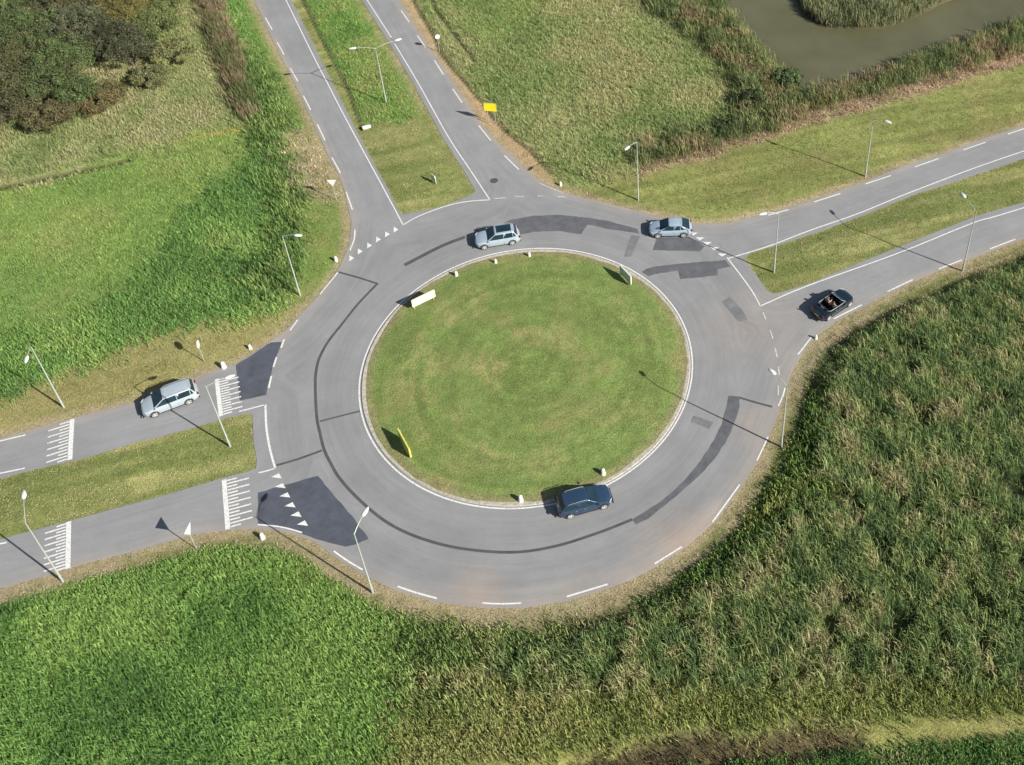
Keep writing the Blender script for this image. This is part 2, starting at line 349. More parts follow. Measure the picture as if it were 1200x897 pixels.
e = np.clip(1-(ad-ew-.5*kn)/.6, 0, 1)[:, None]*.8
col = col*(1-e)+np.array((.31, .255, .165))*e
med = np.zeros(x.shape, bool)
for h in HOLES: med |= inpoly(x, y, h)
mz = (med & (zi < 0))[:, None]*1.0                                # mown medians, striped along their length
al, ac = x*.957+y*.29, -x*.29+y*.957
st = np.clip(.5+2.2*(fbm(al/9, ac*1.1, 1., 71)-.5), 0, 1)
col = col*(1-mz)+mz*(np.array((.145, .172, .055))*(.8+.4*patch)[:, None]+np.array((.20, .16, .085))*(np.clip(st*1.6-.5, 0, 1)*(.35+.65*dry[:, 0]))[:, None])*1.0
ve = (zi == ZN.index('verge_E'))
col[ve] *= (.82+.36*st[ve])[:, None]
z = -.03+np.clip((ad-.3)/2.2, 0, 1)*.10+np.where(ad > 1, (fbm(x, y, 5, 3)-.5)*.22*np.clip((ad-1)/3, 0, 1), 0)
z[ad < .35] = -.03
pin = inpoly(x, y, POND) & ~inpoly(x, y, ISLET)
pd = np.minimum(dist(x, y, POND, True), dist(x, y, ISLET, True))
z = np.where(pin, -.45-.5*np.clip(pd/1.2, 0, 1), np.where(pd < 1.2, z*pd/1.2-.4*(1-pd/1.2), z))
for P, wd, dp in ((DITCH1, .7, .45), (RUT1, .35, .22), (RUT2, .45, .22), (RUT3, .3, .2)):
    d = dist(x, y, P); k = np.clip(1-d/wd, 0, 1)*(.6+.6*kn); z = z-np.where(ad > .3, k*dp, 0)
    kk = np.clip(k*1.3, 0, 1)[:, None]; col = col*(1-kk)+np.array((.06, .055, .028))*kk
dd = (zi == ZN.index('ditch_S')); z[dd] -= .35
d = dist(x, y, GL([(205,168),(240,160),(282,152)])); k = np.clip(1-d/.7, 0, 1)[:, None]; col = col*(1-k)+np.array((.30, .26, .07))*k
nx, ny = len(ax), len(ay)
idx = np.arange(nx*ny).reshape(ny, nx)
quads = np.stack([idx[:-1, :-1], idx[:-1, 1:], idx[1:, 1:], idx[1:, :-1]], -1).reshape(-1, 4)
def bigmesh(name, V, Fs, nper, cols, mat, smooth_=False):
    """V (n,3), Fs flat loop indices, nper verts per face (array)"""
    me = bpy.data.meshes.new(name)
    me.vertices.add(len(V)); me.vertices.foreach_set('co', np.ascontiguousarray(V, np.float32).ravel())
    me.loops.add(len(Fs)); me.loops.foreach_set('vertex_index', np.ascontiguousarray(Fs, np.int32))
    me.polygons.add(len(nper)); st_ = np.concatenate([[0], np.cumsum(nper)[:-1]]).astype(np.int32)
    me.polygons.foreach_set('loop_start', st_); me.polygons.foreach_set('loop_total', np.ascontiguousarray(nper, np.int32))
    if cols is not None:
        a = me.color_attributes.new('Col', 'FLOAT_COLOR', 'POINT')
        cc = np.ones((len(V), 4), np.float32); cc[:, :3] = cols; a.data.foreach_set('color', cc.ravel())
    me.update(); me.validate()
    if smooth_: me.polygons.foreach_set('use_smooth', np.ones(len(nper), bool))
    o = bpy.data.objects.new(name, me); C.objects.link(o); me.materials.append(mat); return o
g = bigmesh('ground', np.stack([x, y, z], -1), quads.ravel(), np.full(len(quads), 4), col, M['ground'], True)
tag(g, kind='structure')
def zsurf(px_, py_):
    """terrain height at points of the fine grid"""
    i = np.clip(np.searchsorted(ax, px_)-1, 0, nx-2); j = np.clip(np.searchsorted(ay, py_)-1, 0, ny-2)
    fx = (px_-ax[i])/(ax[i+1]-ax[i]); fy = (py_-ay[j])/(ay[j+1]-ay[j]); Zg = z.reshape(ny, nx)
    return (Zg[j, i]*(1-fx)+Zg[j, i+1]*fx)*(1-fy)+(Zg[j+1, i]*(1-fx)+Zg[j+1, i+1]*fx)*fy

# pond
wv = [(p[0], p[1], -.5) for p in (POND.min(0)-3, (POND[:, 0].max()+3, POND[:, 1].min()-3), POND.max(0)+3, (POND[:, 0].min()-3, POND[:, 1].max()+3))]
tag(mesh('pond_water', wv, [(0, 1, 2, 3)], M['water']), kind='structure')

# asphalt sheet
def cdt(loops, holes, step, z_, name, mat, colf=None, parent=None, lim=None):
    pts, edges = [], []
    for L in loops+holes:
        k = len(pts); pts += [Vector(p) for p in L]; edges += [(k+i, k+(i+1) % len(L)) for i in range(len(L))]
    big = loops[0]; gx = np.arange(max(big[:, 0].min(), -90), min(big[:, 0].max(), 80), step); gy = np.arange(max(big[:, 1].min(), -45), min(big[:, 1].max(), 85), step)
    A, B = np.meshgrid(gx, gy); A, B = A.ravel(), B.ravel(); ok = inpoly(A, B, big)
    for h in holes: ok &= ~inpoly(A, B, h)
    pts += [Vector((a, b)) for a, b in zip(A[ok], B[ok])]
    vs, es, fs, *_ = delaunay_2d_cdt(pts, edges, [], 0, 1e-5)
    vs = np.array([tuple(v) for v in vs]); F = np.array([f for f in fs if len(f) == 3])
    c = vs[F].mean(1); ok = inpoly(c[:, 0], c[:, 1], big)
    for h in holes: ok &= ~inpoly(c[:, 0], c[:, 1], h)
    F = F[ok]
    V = np.column_stack([vs, np.full(len(vs), z_)])
    cols = colf(vs[:, 0], vs[:, 1]) if colf else None
    o = bigmesh(name, V, F.ravel(), np.full(len(F), 3), cols, mat)
    if parent: o.parent = parent
    return o
def asph_col(x, y):
    r = np.hypot(x, y); a = np.arctan2(y, x)
    c = np.tile(np.array((.203, .208, .214)), (len(x), 1))
    lane = .5+.5*np.cos((r-17.2)*1.9+.8*fbm(x, y, 6, 19))                              # polished wheel tracks round the circle
    c *= (1-.09*lane*(r < 22.5)*(.4+fbm(x, y, 5, 23)))[:, None]
    c *= (.93+.14*fbm(x, y, 3, 91))[:, None]
    D = np.clip(1-dist(x, y, OUT, True)/1.1, 0, 1)
    # earth carried onto the outer edge between south and east
    s = np.clip(1-np.abs(((a-R(-48)+math.pi) % (2*math.pi))-math.pi)/R(62), 0, 1)
    k = (np.clip((r-20.4)/3.2, 0, 1)*s*2.1*fbm(x, y, 1.6, 8))
    k = np.clip(np.maximum(k*.85, D*.6*fbm(x, y, 1.2, 4)), 0, .85)[:, None]
    c = c*(1-k)+np.array((.34, .275, .215))*k
    for (u, v, rr, st_) in ((870,385,5.5,.35),(560,694,2.6,.8),(880,500,3.,.4),(325,400,1.5,.5),(790,640,4,.6),(905,355,4.,.25)):
        p = G(u, v); q = (np.clip(1-np.hypot(x-p[0], y-p[1])/rr, 0, 1)*st_*(.4+fbm(x, y, 1.5, 6)))[:, None]
        c = c*(1-q)+np.array((.31, .25, .205))*q
    return c
ins_isl = ring(14.25)
EDGE = True
road = cdt([OUT], HOLES+[ins_isl], .7, 0., 'road', M['asphalt'], asph_col)
ra = road.data.attributes.new('Edge', 'FLOAT', 'POINT'); rv = np.zeros(len(road.data.vertices)*3, np.float32); road.data.vertices.foreach_get('co', rv); rv = rv.reshape(-1, 3)
ra.data.foreach_set('value', np.abs(asphalt_dist(rv[:, 0], rv[:, 1])).astype(np.float32))
tag(road, kind='structure')

# kerb ring and grass island
vs, fs = [], []; n = 220
for i in range(n):
    a = 2*math.pi*i/n; ro = 14.33; ri = 13.95+WOB(a)*.5
    for r_, z_ in ((ro, .003), (ro-.05, .07), (ri, .075), (ri-.2, .03)): vs.append((r_*math.cos(a), r_*math.sin(a), z_))
for i in range(n):
    for k in range(3): fs.append((i*4+k, ((i+1) % n)*4+k, ((i+1) % n)*4+k+1, i*4+k+1))
tag(mesh('kerb', vs, fs, M['kerb'], None, True), kind='structure')
rr = np.linspace(0, 1, 56)[1:]; n = 280
V = [(0, 0, .34)]; 
for q in rr:
    for i in range(n):
        a = 2*math.pi*i/n; re = 13.99+WOB(a)*.5+.16*(vnoise(np.array([a*14.]), np.array([3.]), 1., 2)[0]-.5)+.02
        r_ = q*re; V.append((r_*math.cos(a), r_*math.sin(a), .085+.26*(1-q*q)))
V = np.array(V); F = [(0, 1+i, 1+(i+1) % n) for i in range(n)]; nper = [3]*n; flat = [i for f in F for i in f]
for k in range(len(rr)-1):
    for i in range(n):
        flat += [1+k*n+i, 1+(k+1)*n+i, 1+(k+1)*n+(i+1) % n, 1+k*n+(i+1) % n]; nper.append(4)
r_ = np.hypot(V[:, 0], V[:, 1]); nz = fbm(V[:, 0], V[:, 1], 2.4, 61); nf = fbm(V[:, 0], V[:, 1], .7, 63, 2)
V[:, 2] += (nf-.5)*.05*(r_ < 13.3)
# circular mower passes
def sward(x, y):
    rc = np.hypot(x-.6, y+.4); rc = rc+1.6*(fbm(x, y, 7, 67)-.5)+.35*(fbm(x, y, 1.5, 68)-.5); an = np.arctan2(y, x)
    pas = np.clip(.5+2.3*(fbm(rc*3.0, np.abs(an)*1.6+(an > 0)*40, 1.6, 69, 2)-.5), 0, 1)
    c = np.array((.142, .196, .058))*(.90+.22*fbm(x, y, 2.4, 61))[:, None]*(.88+.22*pas)[:, None]
    dr = (np.clip((fbm(x, y, 2.6, 65)-.47)*4, 0, 1)*(.2+.8*pas))[:, None]*.75
    return c*(1-dr)+np.array((.255, .235, .10))*dr
ic = sward(V[:, 0], V[:, 1])
eg = np.clip((r_-13.1)/.6, 0, 1)[:, None]*.6; ic = ic*(1-eg)+np.array((.23, .19, .11))*eg
tag(bigmesh('central_island', V, flat, np.array(nper), ic, M['ground'], True), kind='structure')

# ------------------------------------------------------------------ road markings, patches, seams (parts of the road)
def ribbon(P, wd, z_, name, mat, ends=False):
    P = np.asarray(P); T = np.gradient(P, axis=0); T /= np.linalg.norm(T, axis=1)[:, None]; Nn = np.stack([-T[:, 1], T[:, 0]], -1)
    L, Rr = P+Nn*wd/2, P-Nn*wd/2; n = len(P)
    return mesh(name, [(*p, z_) for p in L]+[(*p, z_) for p in Rr], [(i, i+n, i+n+1, i+1) for i in range(n-1)], mat, road)
def line(px, wd=.12, name='edge_line', sm=6, mat='paint', z_=.013): return ribbon(smooth(GL(px), sm), wd, z_, name, M[mat])
# island edge line
n = 200; vs = [(r0*math.cos(2*math.pi*i/n), r0*math.sin(2*math.pi*i/n), .013) for r0 in (14.44, 14.57) for i in range(n)]
mesh('edge_line', vs, [(i, (i+1) % n, n+(i+1) % n, n+i) for i in range(n)], M['paint'], road)
line([(190,-300),(335,0),(387.5,105),(411,150),(450,222),(472.5,264)])
line([(472.5,264),(490,254),(525,241),(552,236),(574,234.5)])
line([(235,-300),(430,0),(460,47.5),(490,97.5),(525,160),(552,201),(574,234.5)])
line([(854,303),(900,289),(950,270),(1007,250),(1075,222.5),(1199,177.5),(1500,79)])
line([(852,302),(868,323),(881,341),(891,359)])
line([(891,359),(900,355),(947,335),(1055,296),(1142,261),(1199,244),(1500,149)])
line([(280,482.5),(292,479.5),(311,474.5)])
line([(311,474),(312,500),(315,520),(318.5,535),(322.5,549)], .17)
line([(303,554.5),(313,552),(322.5,549)])
line([(302,615),(330,618),(354,624.5)]); line([(391,646),(408,658),(425,668)])
line([(632,214.5),(646,221),(660,226)], .11, mat='thinpaint'); line([(920,455),(917,465),(912,476)], .12)
dashes = [((311,21),(319,35)),((325,50),(333,64.5)),((340,80),(349,95.5)),((355.5,112.5),(364,129)),((372,146),(381,165)),((389,185),(399,203)),((405.5,225),(413,246)),
 ((470,12.5),(479.5,26)),((489,42),(499,56)),((509,71),(519.5,87.5)),((530.5,104.5),(541.5,120.5)),((561,147.5),(575,165)),((591,182.5),(608,199)),
 ((396,319.5),(375,345)),((349,375),(340,387.5)),((900,252.5),(924,246)),((954,237),(985,227)),((1014,216),(1044,206)),((1072,196),(1100,186)),((1129,176),(1155,167)),((1181,157.5),(1215,146)),
 ((1160,292),(1190,280.5)),((1100,315.5),(1127,305)),((1040,342),(1069.5,328)),((977,374),(1010,357.5)),((935,416),(952,394)),((867,568),(835,612)),((799,641),(767,661)),((712,685),(664,699.5)),
 ((0,555),(29,549)),((-8,519),(30,510)),((-30,644),(8,636))]
for a, b in dashes: line([a, b], .13, 'lane_dash', 1)
line([(900,512),(897,519),(887,540)], .12, 'lane_dash', 2); line([(466,687.5),(488,695),(512,701.5)], .13, 'lane_dash', 2); line([(565,707),(588,708),(611,707)], .12, 'lane_dash', 2)
line([(416,269.5),(415,281),(410,294)], .13, 'lane_dash', 3)
for a, b in [((333,398),(329.5,408)),((324,419),(320.5,430.5)),((318,441),(315,455)),((579,233),(593,232)),((603,230.5),(614,230.5)),((630,230),(637,230)),((653,231),(663,231)),
             ((894,366),(897.5,375)),((902.5,387.5),(905.5,397)),((908.3,408.5),(910.7,419)),((912,430),(913.3,440)),((912,452),(912,463))]:
    line([a, b], .16 if a[0] < 400 else .12, 'lane_dash', 1, 'paint' if a[0] < 400 else 'thinpaint')
def teeth(px, aim):
    P = GL(px); aim = np.array(aim, float); aim /= np.linalg.norm(aim); t = (P[-1]-P[0])/np.linalg.norm(P[-1]-P[0])
    for p in P:
        mesh('yield_triangle', [(*(p+t*.30-aim*.3), .013), (*(p-t*.30-aim*.3), .013), (*(p+aim*.42), .013)], [(0, 1, 2)] , M['paint'], road)
teeth([(324,558.5),(328.5,570),(334,581),(340,592.5),(347,603.5),(354.5,614)], G(300,575)-G(335,570))
teeth([(463,269),(453,274.5),(442.5,280.5),(432,287.5),(421,294.5),(411,302.5)], G(425,262)-G(434,280))
teeth([(806,269),(813,274),(821,279.5),(829.5,285),(838,291),(847,298.5)], G(862,283)-G(832,289))
def rumble(a, b, tip, nl):
    """thick cross bar with alternating long and short stripes"""
    A, B = G(*a), G(*b); ribbon([A, (A+B)/2, B], .36, .013, 'rumble_bar', M['paint'])
    d = (B-A)/np.linalg.norm(B-A); L = np.linalg.norm(B-A); sd = G(*tip)-A; LL = np.linalg.norm(sd); sd /= LL
    n_ = 2*nl+1
    for i in range(n_):
        p = A+d*(L*(i+.5)/n_); q = LL if i % 2 else LL*.52
        ribbon([p+sd*.2, p+sd*q], .13, .013, 'rumble_stripe', M['paint'])
rumble((254,444.5),(259,488), (279,438), 7); rumble((84.5,491.5),(82,539), (57,500), 6); rumble((80.5,611.5),(79.5,666.5), (53,620), 7); rumble((262.5,562.5),(267,620.5), (291,555), 7)
def flatpoly(px, z_, name, mat, label=None):
    P0 = GL(px); P = []
    for i_ in range(len(P0)):
        a_, b_ = P0[i_], P0[(i_+1) % len(P0)]; k_ = max(1, int(np.linalg.norm(b_-a_)/.45))
        for j_ in range(k_): P.append(a_+(b_-a_)*j_/k_+(np.array([random.gauss(0, .028), random.gauss(0, .028)]) if j_ else 0))
    o = mesh(name, [(*p, z_) for p in P], [tuple(range(len(P)))], M[mat], road)
    bm = bmesh.new(); bm.from_mesh(o.data); bmesh.ops.triangulate(bm, faces=bm.faces[:]); bm.normal_update()
    for f in bm.faces:
        if f.normal.z < 0: f.normal_flip()
    bm.to_mesh(o.data); bm.free()
    if label: o['label'] = label
flatpoly([(276.5,428),(296,416),(313,404),(318,401.5),(330,401),(328,408),(323,420),(319,433),(316,445),(312,463),(281,470)], .009, 'asphalt_patch', 'patch', 'dark fresh asphalt on the west exit')
flatpoly([(302.5,577.5),(336,568),(372.5,558),(385,573),(400,590),(417,611),(430,628),(432,632),(418,638),(405,641),(388,637),(370,632),(350,625),(330,619),(302.5,614.5)], .009, 'asphalt_patch', 'patch', 'dark fresh asphalt on the west entry')
flatpoly([(582,270),(590,262),(600,257.5),(625,253),(655,252),(685,255),(712,259),(747,268.5),(749,274),(730,271),(715,269),(689,263.5),(681,274.5),(655,271),(625,272),(600,277),(586,279)], .009, 'asphalt_patch', 'patch2')
flatpoly([(740,276),(750,277),(739,301),(731,301)], .009, 'asphalt_patch', 'patch3')
line([(474,311),(495,300),(520,287.5),(545,278)], .42, 'asphalt_patch', 5, 'tar', .006)
flatpoly([(765,293.5),(769,279),(807,278),(826,289),(820,295),(790,294)], .009, 'asphalt_patch', 'patch2')
flatpoly([(752,319),(758,315),(768,312.5),(800,309),(850,305),(856,312.5),(841,316),(841,323),(797,327.5),(794.5,317.5),(775,320),(760,324)], .009, 'asphalt_patch', 'patch2')
flatpoly([(846,354),(855,348),(869,362.5),(876,375),(866,377.5),(856,366)], .009, 'asphalt_patch', 'patch3')
flatpoly([(854,464),(867.5,465),(865,482.5),(858,502),(850,520),(838,537),(825,552.5),(800,575),(780,592),(760,608),(745,615),(741,609),(758,598.5),(775,587.5),(790,575),(805,560),(818,544),(830,527.5),(840,510),(846,497.5)], .009, 'asphalt_patch', 'patch2')
flatpoly([(812.5,487.5),(836,495),(831,503),(809.5,494.5)], .009, 'asphalt_patch', 'patch3')
line([(442.5,332.5),(420,356),(400,381),(385,400),(375,418),(371,432),(369.5,450),(371,487),(375,508),(380,527.5),(388,544),(397.5,560),(417.5,582.5),(450,610),(487.5,629),(537.5,642.5),(599,647.5),(650,640.5),(700,625),(741,609)], .24, 'tar_seam', 5, 'tar', .005)
line([(396,319),(420,325.5),(443,333)], .2, 'tar_seam', 2, 'tar', .0055); line([(375,494),(398,488),(422,482)], .16, 'tar_seam', 2, 'tar', .0055); line([(324,545.5),(350,538),(377.5,528)], .2, 'tar_seam', 2, 'tar', .0055)
line([(866,466),(886,472),(905,477)], .2, 'tar_seam', 2, 'tar', .0055)
c0 = G(579,212); mesh('dark_disc', [(c0[0]+.42*math.cos(k*math.pi/8), c0[1]+.42*math.sin(k*math.pi/8), .012) for k in range(16)], [tuple(range(16))], M['darkgrey'], road)  # flat dark grey disc lying just above the asphalt

# ------------------------------------------------------------------ grasses, reeds
VG = (2.12, 1.76, 1.95)
def tufts(name, label, cat, zones, dens, blades, h, hv, spread, wid, lean, pal, patch_s=5., margin=0., keep=None, mat='blade', seed=1, poly=None, gap=0.0, ragged=.9, streak=None, leafy=0., jit=.55):
    r = np.random.default_rng(seed)
    polys = [Z[k] for k in zones] if poly is None else [poly]
    pp = np.vstack(polys); lo = np.maximum(pp.min(0)-1, (-66 if True else 0, -36)); hi = np.minimum(pp.max(0)+1, (64, 66))
    n = int((hi[0]-lo[0])*(hi[1]-lo[1])*dens); x = r.uniform(lo[0], hi[0], n); y = r.uniform(lo[1], hi[1], n)
    # keep only what stands inside the area the photograph takes in (plus a margin)
    ww = 5.0; kx = (y-(-33.3))/94.5
    ok = (x > -34+(-41*kx)-ww) & (x < 37+24*kx+ww) & (y < 65) & (y > -37)
    x, y = x[ok], y[ok]
    if poly is None:
        jt = 1.1*min(1, ragged/.9)
        zi = zone_of(x+r.normal(0, jt, len(x)), y+r.normal(0, jt, len(x)), ragged*1.4); ok = np.isin(zi, [ZN.index(k) for k in zones])
    else: ok = inpoly(x, y, poly)
    x, y = x[ok], y[ok]
    a = asphalt_dist(x, y); ok = a > margin
    for P_ in (DITCH1, RUT1, RUT2, RUT3): ok &= dist(x, y, P_) > (.38 if P_ is not DITCH1 else .6)
    if gap: ok &= (fbm(x, y, 1.5, seed+40) > gap) | (r.random(len(x)) < .15)
    if keep is not None: ok &= keep(x, y, r)
    x, y, a = x[ok], y[ok], a[ok]; zt = zsurf(x, y)
    if len(x) == 0: return
    pn = fbm(x, y, patch_s, seed+3)
    if streak is not None:
        sx_, sy_ = streak; al, ac = x*sx_+y*sy_, -x*sy_+y*sx_; pn = .35*pn+.65*(1.5*(fbm(al/9, ac*1.3, 1., seed+60, 3)-.5)+.5)
    hh = h*(.65+.7*fbm(x, y, 1.8, seed+9))*np.clip(.32+(a-margin)/2.6, 0, 1)
    pal = np.array(pal); kf = np.clip((pn-.28)/.44, 0, .999)*(len(pal)-1)+r.normal(0, jit, len(x)); kf = np.clip(kf, 0, len(pal)-1.001); k0 = kf.astype(int)
    tc = pal[k0]*(1-(kf-k0))[:, None]+pal[k0+1]*(kf-k0)[:, None]
    tc = tc*r.uniform(.78, 1.25, len(x))[:, None]
    B = blades; n = len(x)*B
    bx = np.repeat(x, B)+r.normal(0, spread, n); by = np.repeat(y, B)+r.normal(0, spread, n); bz = np.repeat(zt, B)-.02
    ph = r.uniform(0, 2*math.pi, n); H = np.repeat(hh, B)*r.uniform(1-hv, 1+hv, n)
    if leafy:
        up = r.uniform(0, 1, n)**.7*leafy; bz = bz+up*H; H = H*(1.08-leafy)*r.uniform(.7, 1.2, n)
    ln = r.uniform(.15, 1, n)*lean
    wx, wy = -.10, .05                                      # light prevailing lean
    dx, dy = np.cos(ph)*ln+wx*lean, np.sin(ph)*ln+wy*lean
    pw = ph+math.pi/2+r.normal(0, .5, n); ux, uy = np.cos(pw), np.sin(pw); W = wid*r.uniform(.6, 1.4, n)*.5
    V = np.zeros((n, 5, 3))
    V[:, 0] = np.stack([bx-ux*W*.7, by-uy*W*.7, bz], -1); V[:, 1] = np.stack([bx+ux*W*.7, by+uy*W*.7, bz], -1)
    mx, my, mz = bx+dx*H*.35, by+dy*H*.35, bz+H*.62
    V[:, 2] = np.stack([mx+ux*W, my+uy*W, mz], -1); V[:, 3] = np.stack([mx-ux*W, my-uy*W, mz], -1)
    V[:, 4] = np.stack([bx+dx*H, by+dy*H, bz+H*(1-.25*ln)], -1)
    base = np.arange(n)[:, None]*5
    F = (base+np.array([0, 1, 2, 3, 3, 2, 4])).ravel(); nper = np.tile([4, 3], n)
    cc = np.repeat(tc, B, 0)*r.uniform(.75, 1.3, n)[:, None]*np.array(VG); cols = np.repeat(cc, 5, 0)
    o = bigmesh(name, V.reshape(-1, 3), F, nper, cols, M[mat])
    tag(o, label, cat, None, 'stuff'); print('VEG', name, len(x), n)
    return o
LG = [(.045,.095,.022),(.075,.15,.032),(.105,.19,.042),(.14,.21,.055)]
tufts('reed_bed', 'tall olive and brown reeds filling the field right of the roundabout', 'reeds', ['reed_SE'], 26, 14, 1.3, .4, .18, .040, .85,
      [(.055,.10,.036),(.08,.14,.046),(.108,.172,.055),(.135,.188,.066),(.175,.195,.095)], 1.1, 2.5, seed=3, leafy=.62, gap=.36)
tufts('bank_plants', 'dark bright-green leafy growth between the dry road edge and the reeds', 'plants', ['bank_E'], 15, 10, .9, .4, .2, .065, .65, [(.04,.085,.02),(.06,.125,.028),(.09,.16,.035),(.13,.17,.05)], 3., 1.6, seed=4, leafy=.5)
tufts('tall_grass', 'lush bright green tall grass below the lower left road', 'tall grass', ['lush_SW'], 38, 10, .55, .4, .13, .040, .95, [(.048,.115,.027),(.068,.155,.035),(.090,.19,.043),(.118,.215,.053)], 6., 1.35, seed=5, leafy=.5, jit=.4)
tufts('mixed_grass', 'yellowish rough grass just below the roundabout', 'grass', ['mixed_S'], 20, 9, .75, .45, .2, .05, .6, [(.06,.12,.033),(.09,.16,.045),(.12,.19,.055),(.14,.19,.068),(.165,.19,.082)], 2., 1.1, seed=6, leafy=.5, gap=.3)
tufts('meadow_band', 'light green grass band along the bottom of the field', 'grass', ['band_S'], 20, 9, .5, .35, .15, .045, .6, [(.085,.125,.035),(.12,.165,.045),(.14,.185,.058),(.16,.19,.07)], 3., .5, seed=7, ragged=.35)
tufts('ditch_plants', 'brown dead plants in the dark ditch at the bottom', 'plants', ['ditch_S'], 12, 7, .3, .4, .15, .04, .8, [(.035,.036,.02),(.07,.065,.035),(.095,.10,.045)], 2., .5, seed=8, ragged=.2)
tufts('ditch_side_grass', 'deep green grass in the bottom right corner beyond the ditch', 'grass', ['green_SE'], 26, 9, .32, .35, .15, .05, .6, [(.03,.085,.02),(.05,.13,.03),(.08,.16,.04),(.11,.15,.06)], 3., .5, seed=9, ragged=.2)
tufts('short_path_grass', 'short yellow green grass path beside the ditch', 'grass', ['path_S','path_SE'], 10, 6, .08, .3, .12, .035, 1., [(.12,.16,.045),(.155,.19,.06),(.18,.20,.075)], 3., .5, seed=10, ragged=.2)
tufts('weed_field', 'lush green tall weeds between the left meadow and the road', 'weeds', ['lush_W'], 18, 10, .5, .4, .2, .05, .9, [(.062,.14,.036),(.08,.175,.043),(.10,.205,.05),(.13,.22,.06)], 4., .9, seed=11, leafy=.5)
tufts('short_roadside_grass', 'short bright green grass along the left side of the upper left road', 'grass', ['short_W'], 11, 7, .14, .4, .14, .035, 1., [(.08,.14,.035),(.11,.17,.045),(.14,.18,.055),(.18,.18,.07)], 2.5, .25, seed=41, ragged=.5)
tufts('tall_weeds', 'dark green band of taller weeds left of the street lamp beside the roundabout', 'weeds', ['tall_W'], 14, 10, .95, .45, .24, .06, .6, [(.04,.085,.024),(.06,.12,.032),(.085,.155,.042),(.12,.19,.055)], 1.8, 1.0, seed=42, leafy=.55, ragged=.8, gap=.34)
tufts('meadow_grass', 'smooth light green grass of the left meadow', 'grass', ['meadow_W'], 10, 8, .24, .4, .16, .04, 1., [(.088,.172,.043),(.105,.192,.047),(.122,.205,.052),(.145,.21,.062)], 8., .9, seed=12, jit=.35)
tufts('rough_grass', 'pale tan and green rough grass around the upper left bushes', 'grass', ['rough_NW','scrub'], 11, 8, .4, .45, .22, .045, .9, [(.10,.155,.052),(.135,.19,.07),(.165,.205,.088),(.195,.22,.11)], 4., .9, seed=13)
tufts('reed_strip', 'narrow strip of brown reeds running up beside the left road', 'reeds', ['hedge'], 20, 10, 1.15, .4, .22, .05, .45, [(.06,.095,.03),(.085,.095,.042),(.105,.105,.055),(.135,.13,.075)], 2., .9, seed=14, ragged=.4)
tufts('roadside_weeds', 'bare dry weed patch with pale stalks beside the upper left road', 'weeds', ['weeds'], 7, 7, .3, .4, .2, .05, .9, [(.11,.14,.05),(.18,.17,.09),(.34,.33,.24)], 1.5, .4, seed=15)
tufts('median_grass', 'bright green grass filling the ditch between the two upper roads', 'grass', ['medN_top'], 16, 8, .28, .4, .14, .045, .9, [(.07,.15,.035),(.095,.185,.045),(.12,.20,.053),(.15,.20,.065)], 3., .7, seed=16, ragged=.3)
tufts('field_grass', 'tan and green rough grass field right of the upper road', 'rough grass', ['field_NE'], 12, 8, .4, .45, .2, .045, .9, [(.098,.165,.052),(.13,.19,.066),(.16,.205,.084),(.19,.215,.10)], 5., 1.1, seed=17)
tufts('pasture_grass', 'fresh green grass at the top of the upper middle field', 'grass', ['green_N'], 8, 8, .3, .4, .18, .05, 1., [(.09,.145,.045),(.125,.18,.055),(.155,.19,.065)], 5., 1.1, seed=18)
tufts('pond_reeds', 'dark green and brown reed belt along the pond bank', 'reeds', ['reedbelt'], 17, 12, 1.3, .4, .24, .05, .75, [(.05,.08,.03),(.075,.115,.04),(.10,.14,.05),(.115,.13,.055),(.14,.13,.07)], 2., 1.1, seed=19, leafy=.55, ragged=.6, gap=.3)
tufts('islet_reeds', 'grey green reeds on the islet in the pond', 'reeds', [], 18, 10, 1.3, .4, .22, .055, .45, [(.07,.10,.045),(.10,.135,.06),(.13,.16,.075)], 2.5, 1., seed=20, leafy=.5, poly=ISLET)
tufts('cut_reed_stubble', 'pinkish tan strip of cut reed stubble along the reed belt', 'stubble', ['tanstrip'], 16, 6, .3, .5, .2, .045, 1., [(.13,.125,.07),(.20,.165,.105),(.27,.225,.16)], 2.5, .8, seed=21, ragged=.3)
tufts('dry_roadside_stalks', 'brown dry grass strip along the right side of the upper road', 'dry grass', ['track_D'], 14, 5, .14, .4, .18, .035, 1., [(.22,.17,.095),(.30,.225,.13),(.36,.28,.17)], 2., .12, seed=22, ragged=.15)
tufts('roadside_grass', 'short mown olive grass of the road verges', 'grass', ['verge_E','verge_W'], 12, 6, .11, .4, .14, .035, 1.1, [(.08,.135,.038),(.11,.16,.05),(.145,.18,.065),(.18,.195,.09)], 2.5, .25, seed=23, ragged=.5, streak=(.957,.29))
def onmed(x, y, r):
    k = np.zeros(x.shape, bool)
    for h_ in HOLES: k |= inpoly(x, y, h_)
    return k & (zone_of(x, y, .3) < 0)
for nm, lb, h_, sd in (('east_verge_grass','mown yellowish green grass strip between the two right-hand roads',HOLES[1],24),('west_verge_grass','mown dry grass strip between the two left-hand roads',HOLES[2],25),('tip_grass','mown olive grass tip of the strip between the upper roads',HOLES[0],26)):
    tufts(nm.replace('east_','').replace('west_','').replace('tip_','verge_') if 0 else 'verge_grass', lb, 'grass', [], 14, 6, .11, .4, .13, .035, 1.1, [(.08,.13,.035),(.11,.16,.05),(.145,.18,.065),(.18,.20,.09),(.215,.235,.125)], 2., .12, keep=onmed, seed=sd, poly=h_, streak=(.957,.29) if sd != 26 else None)
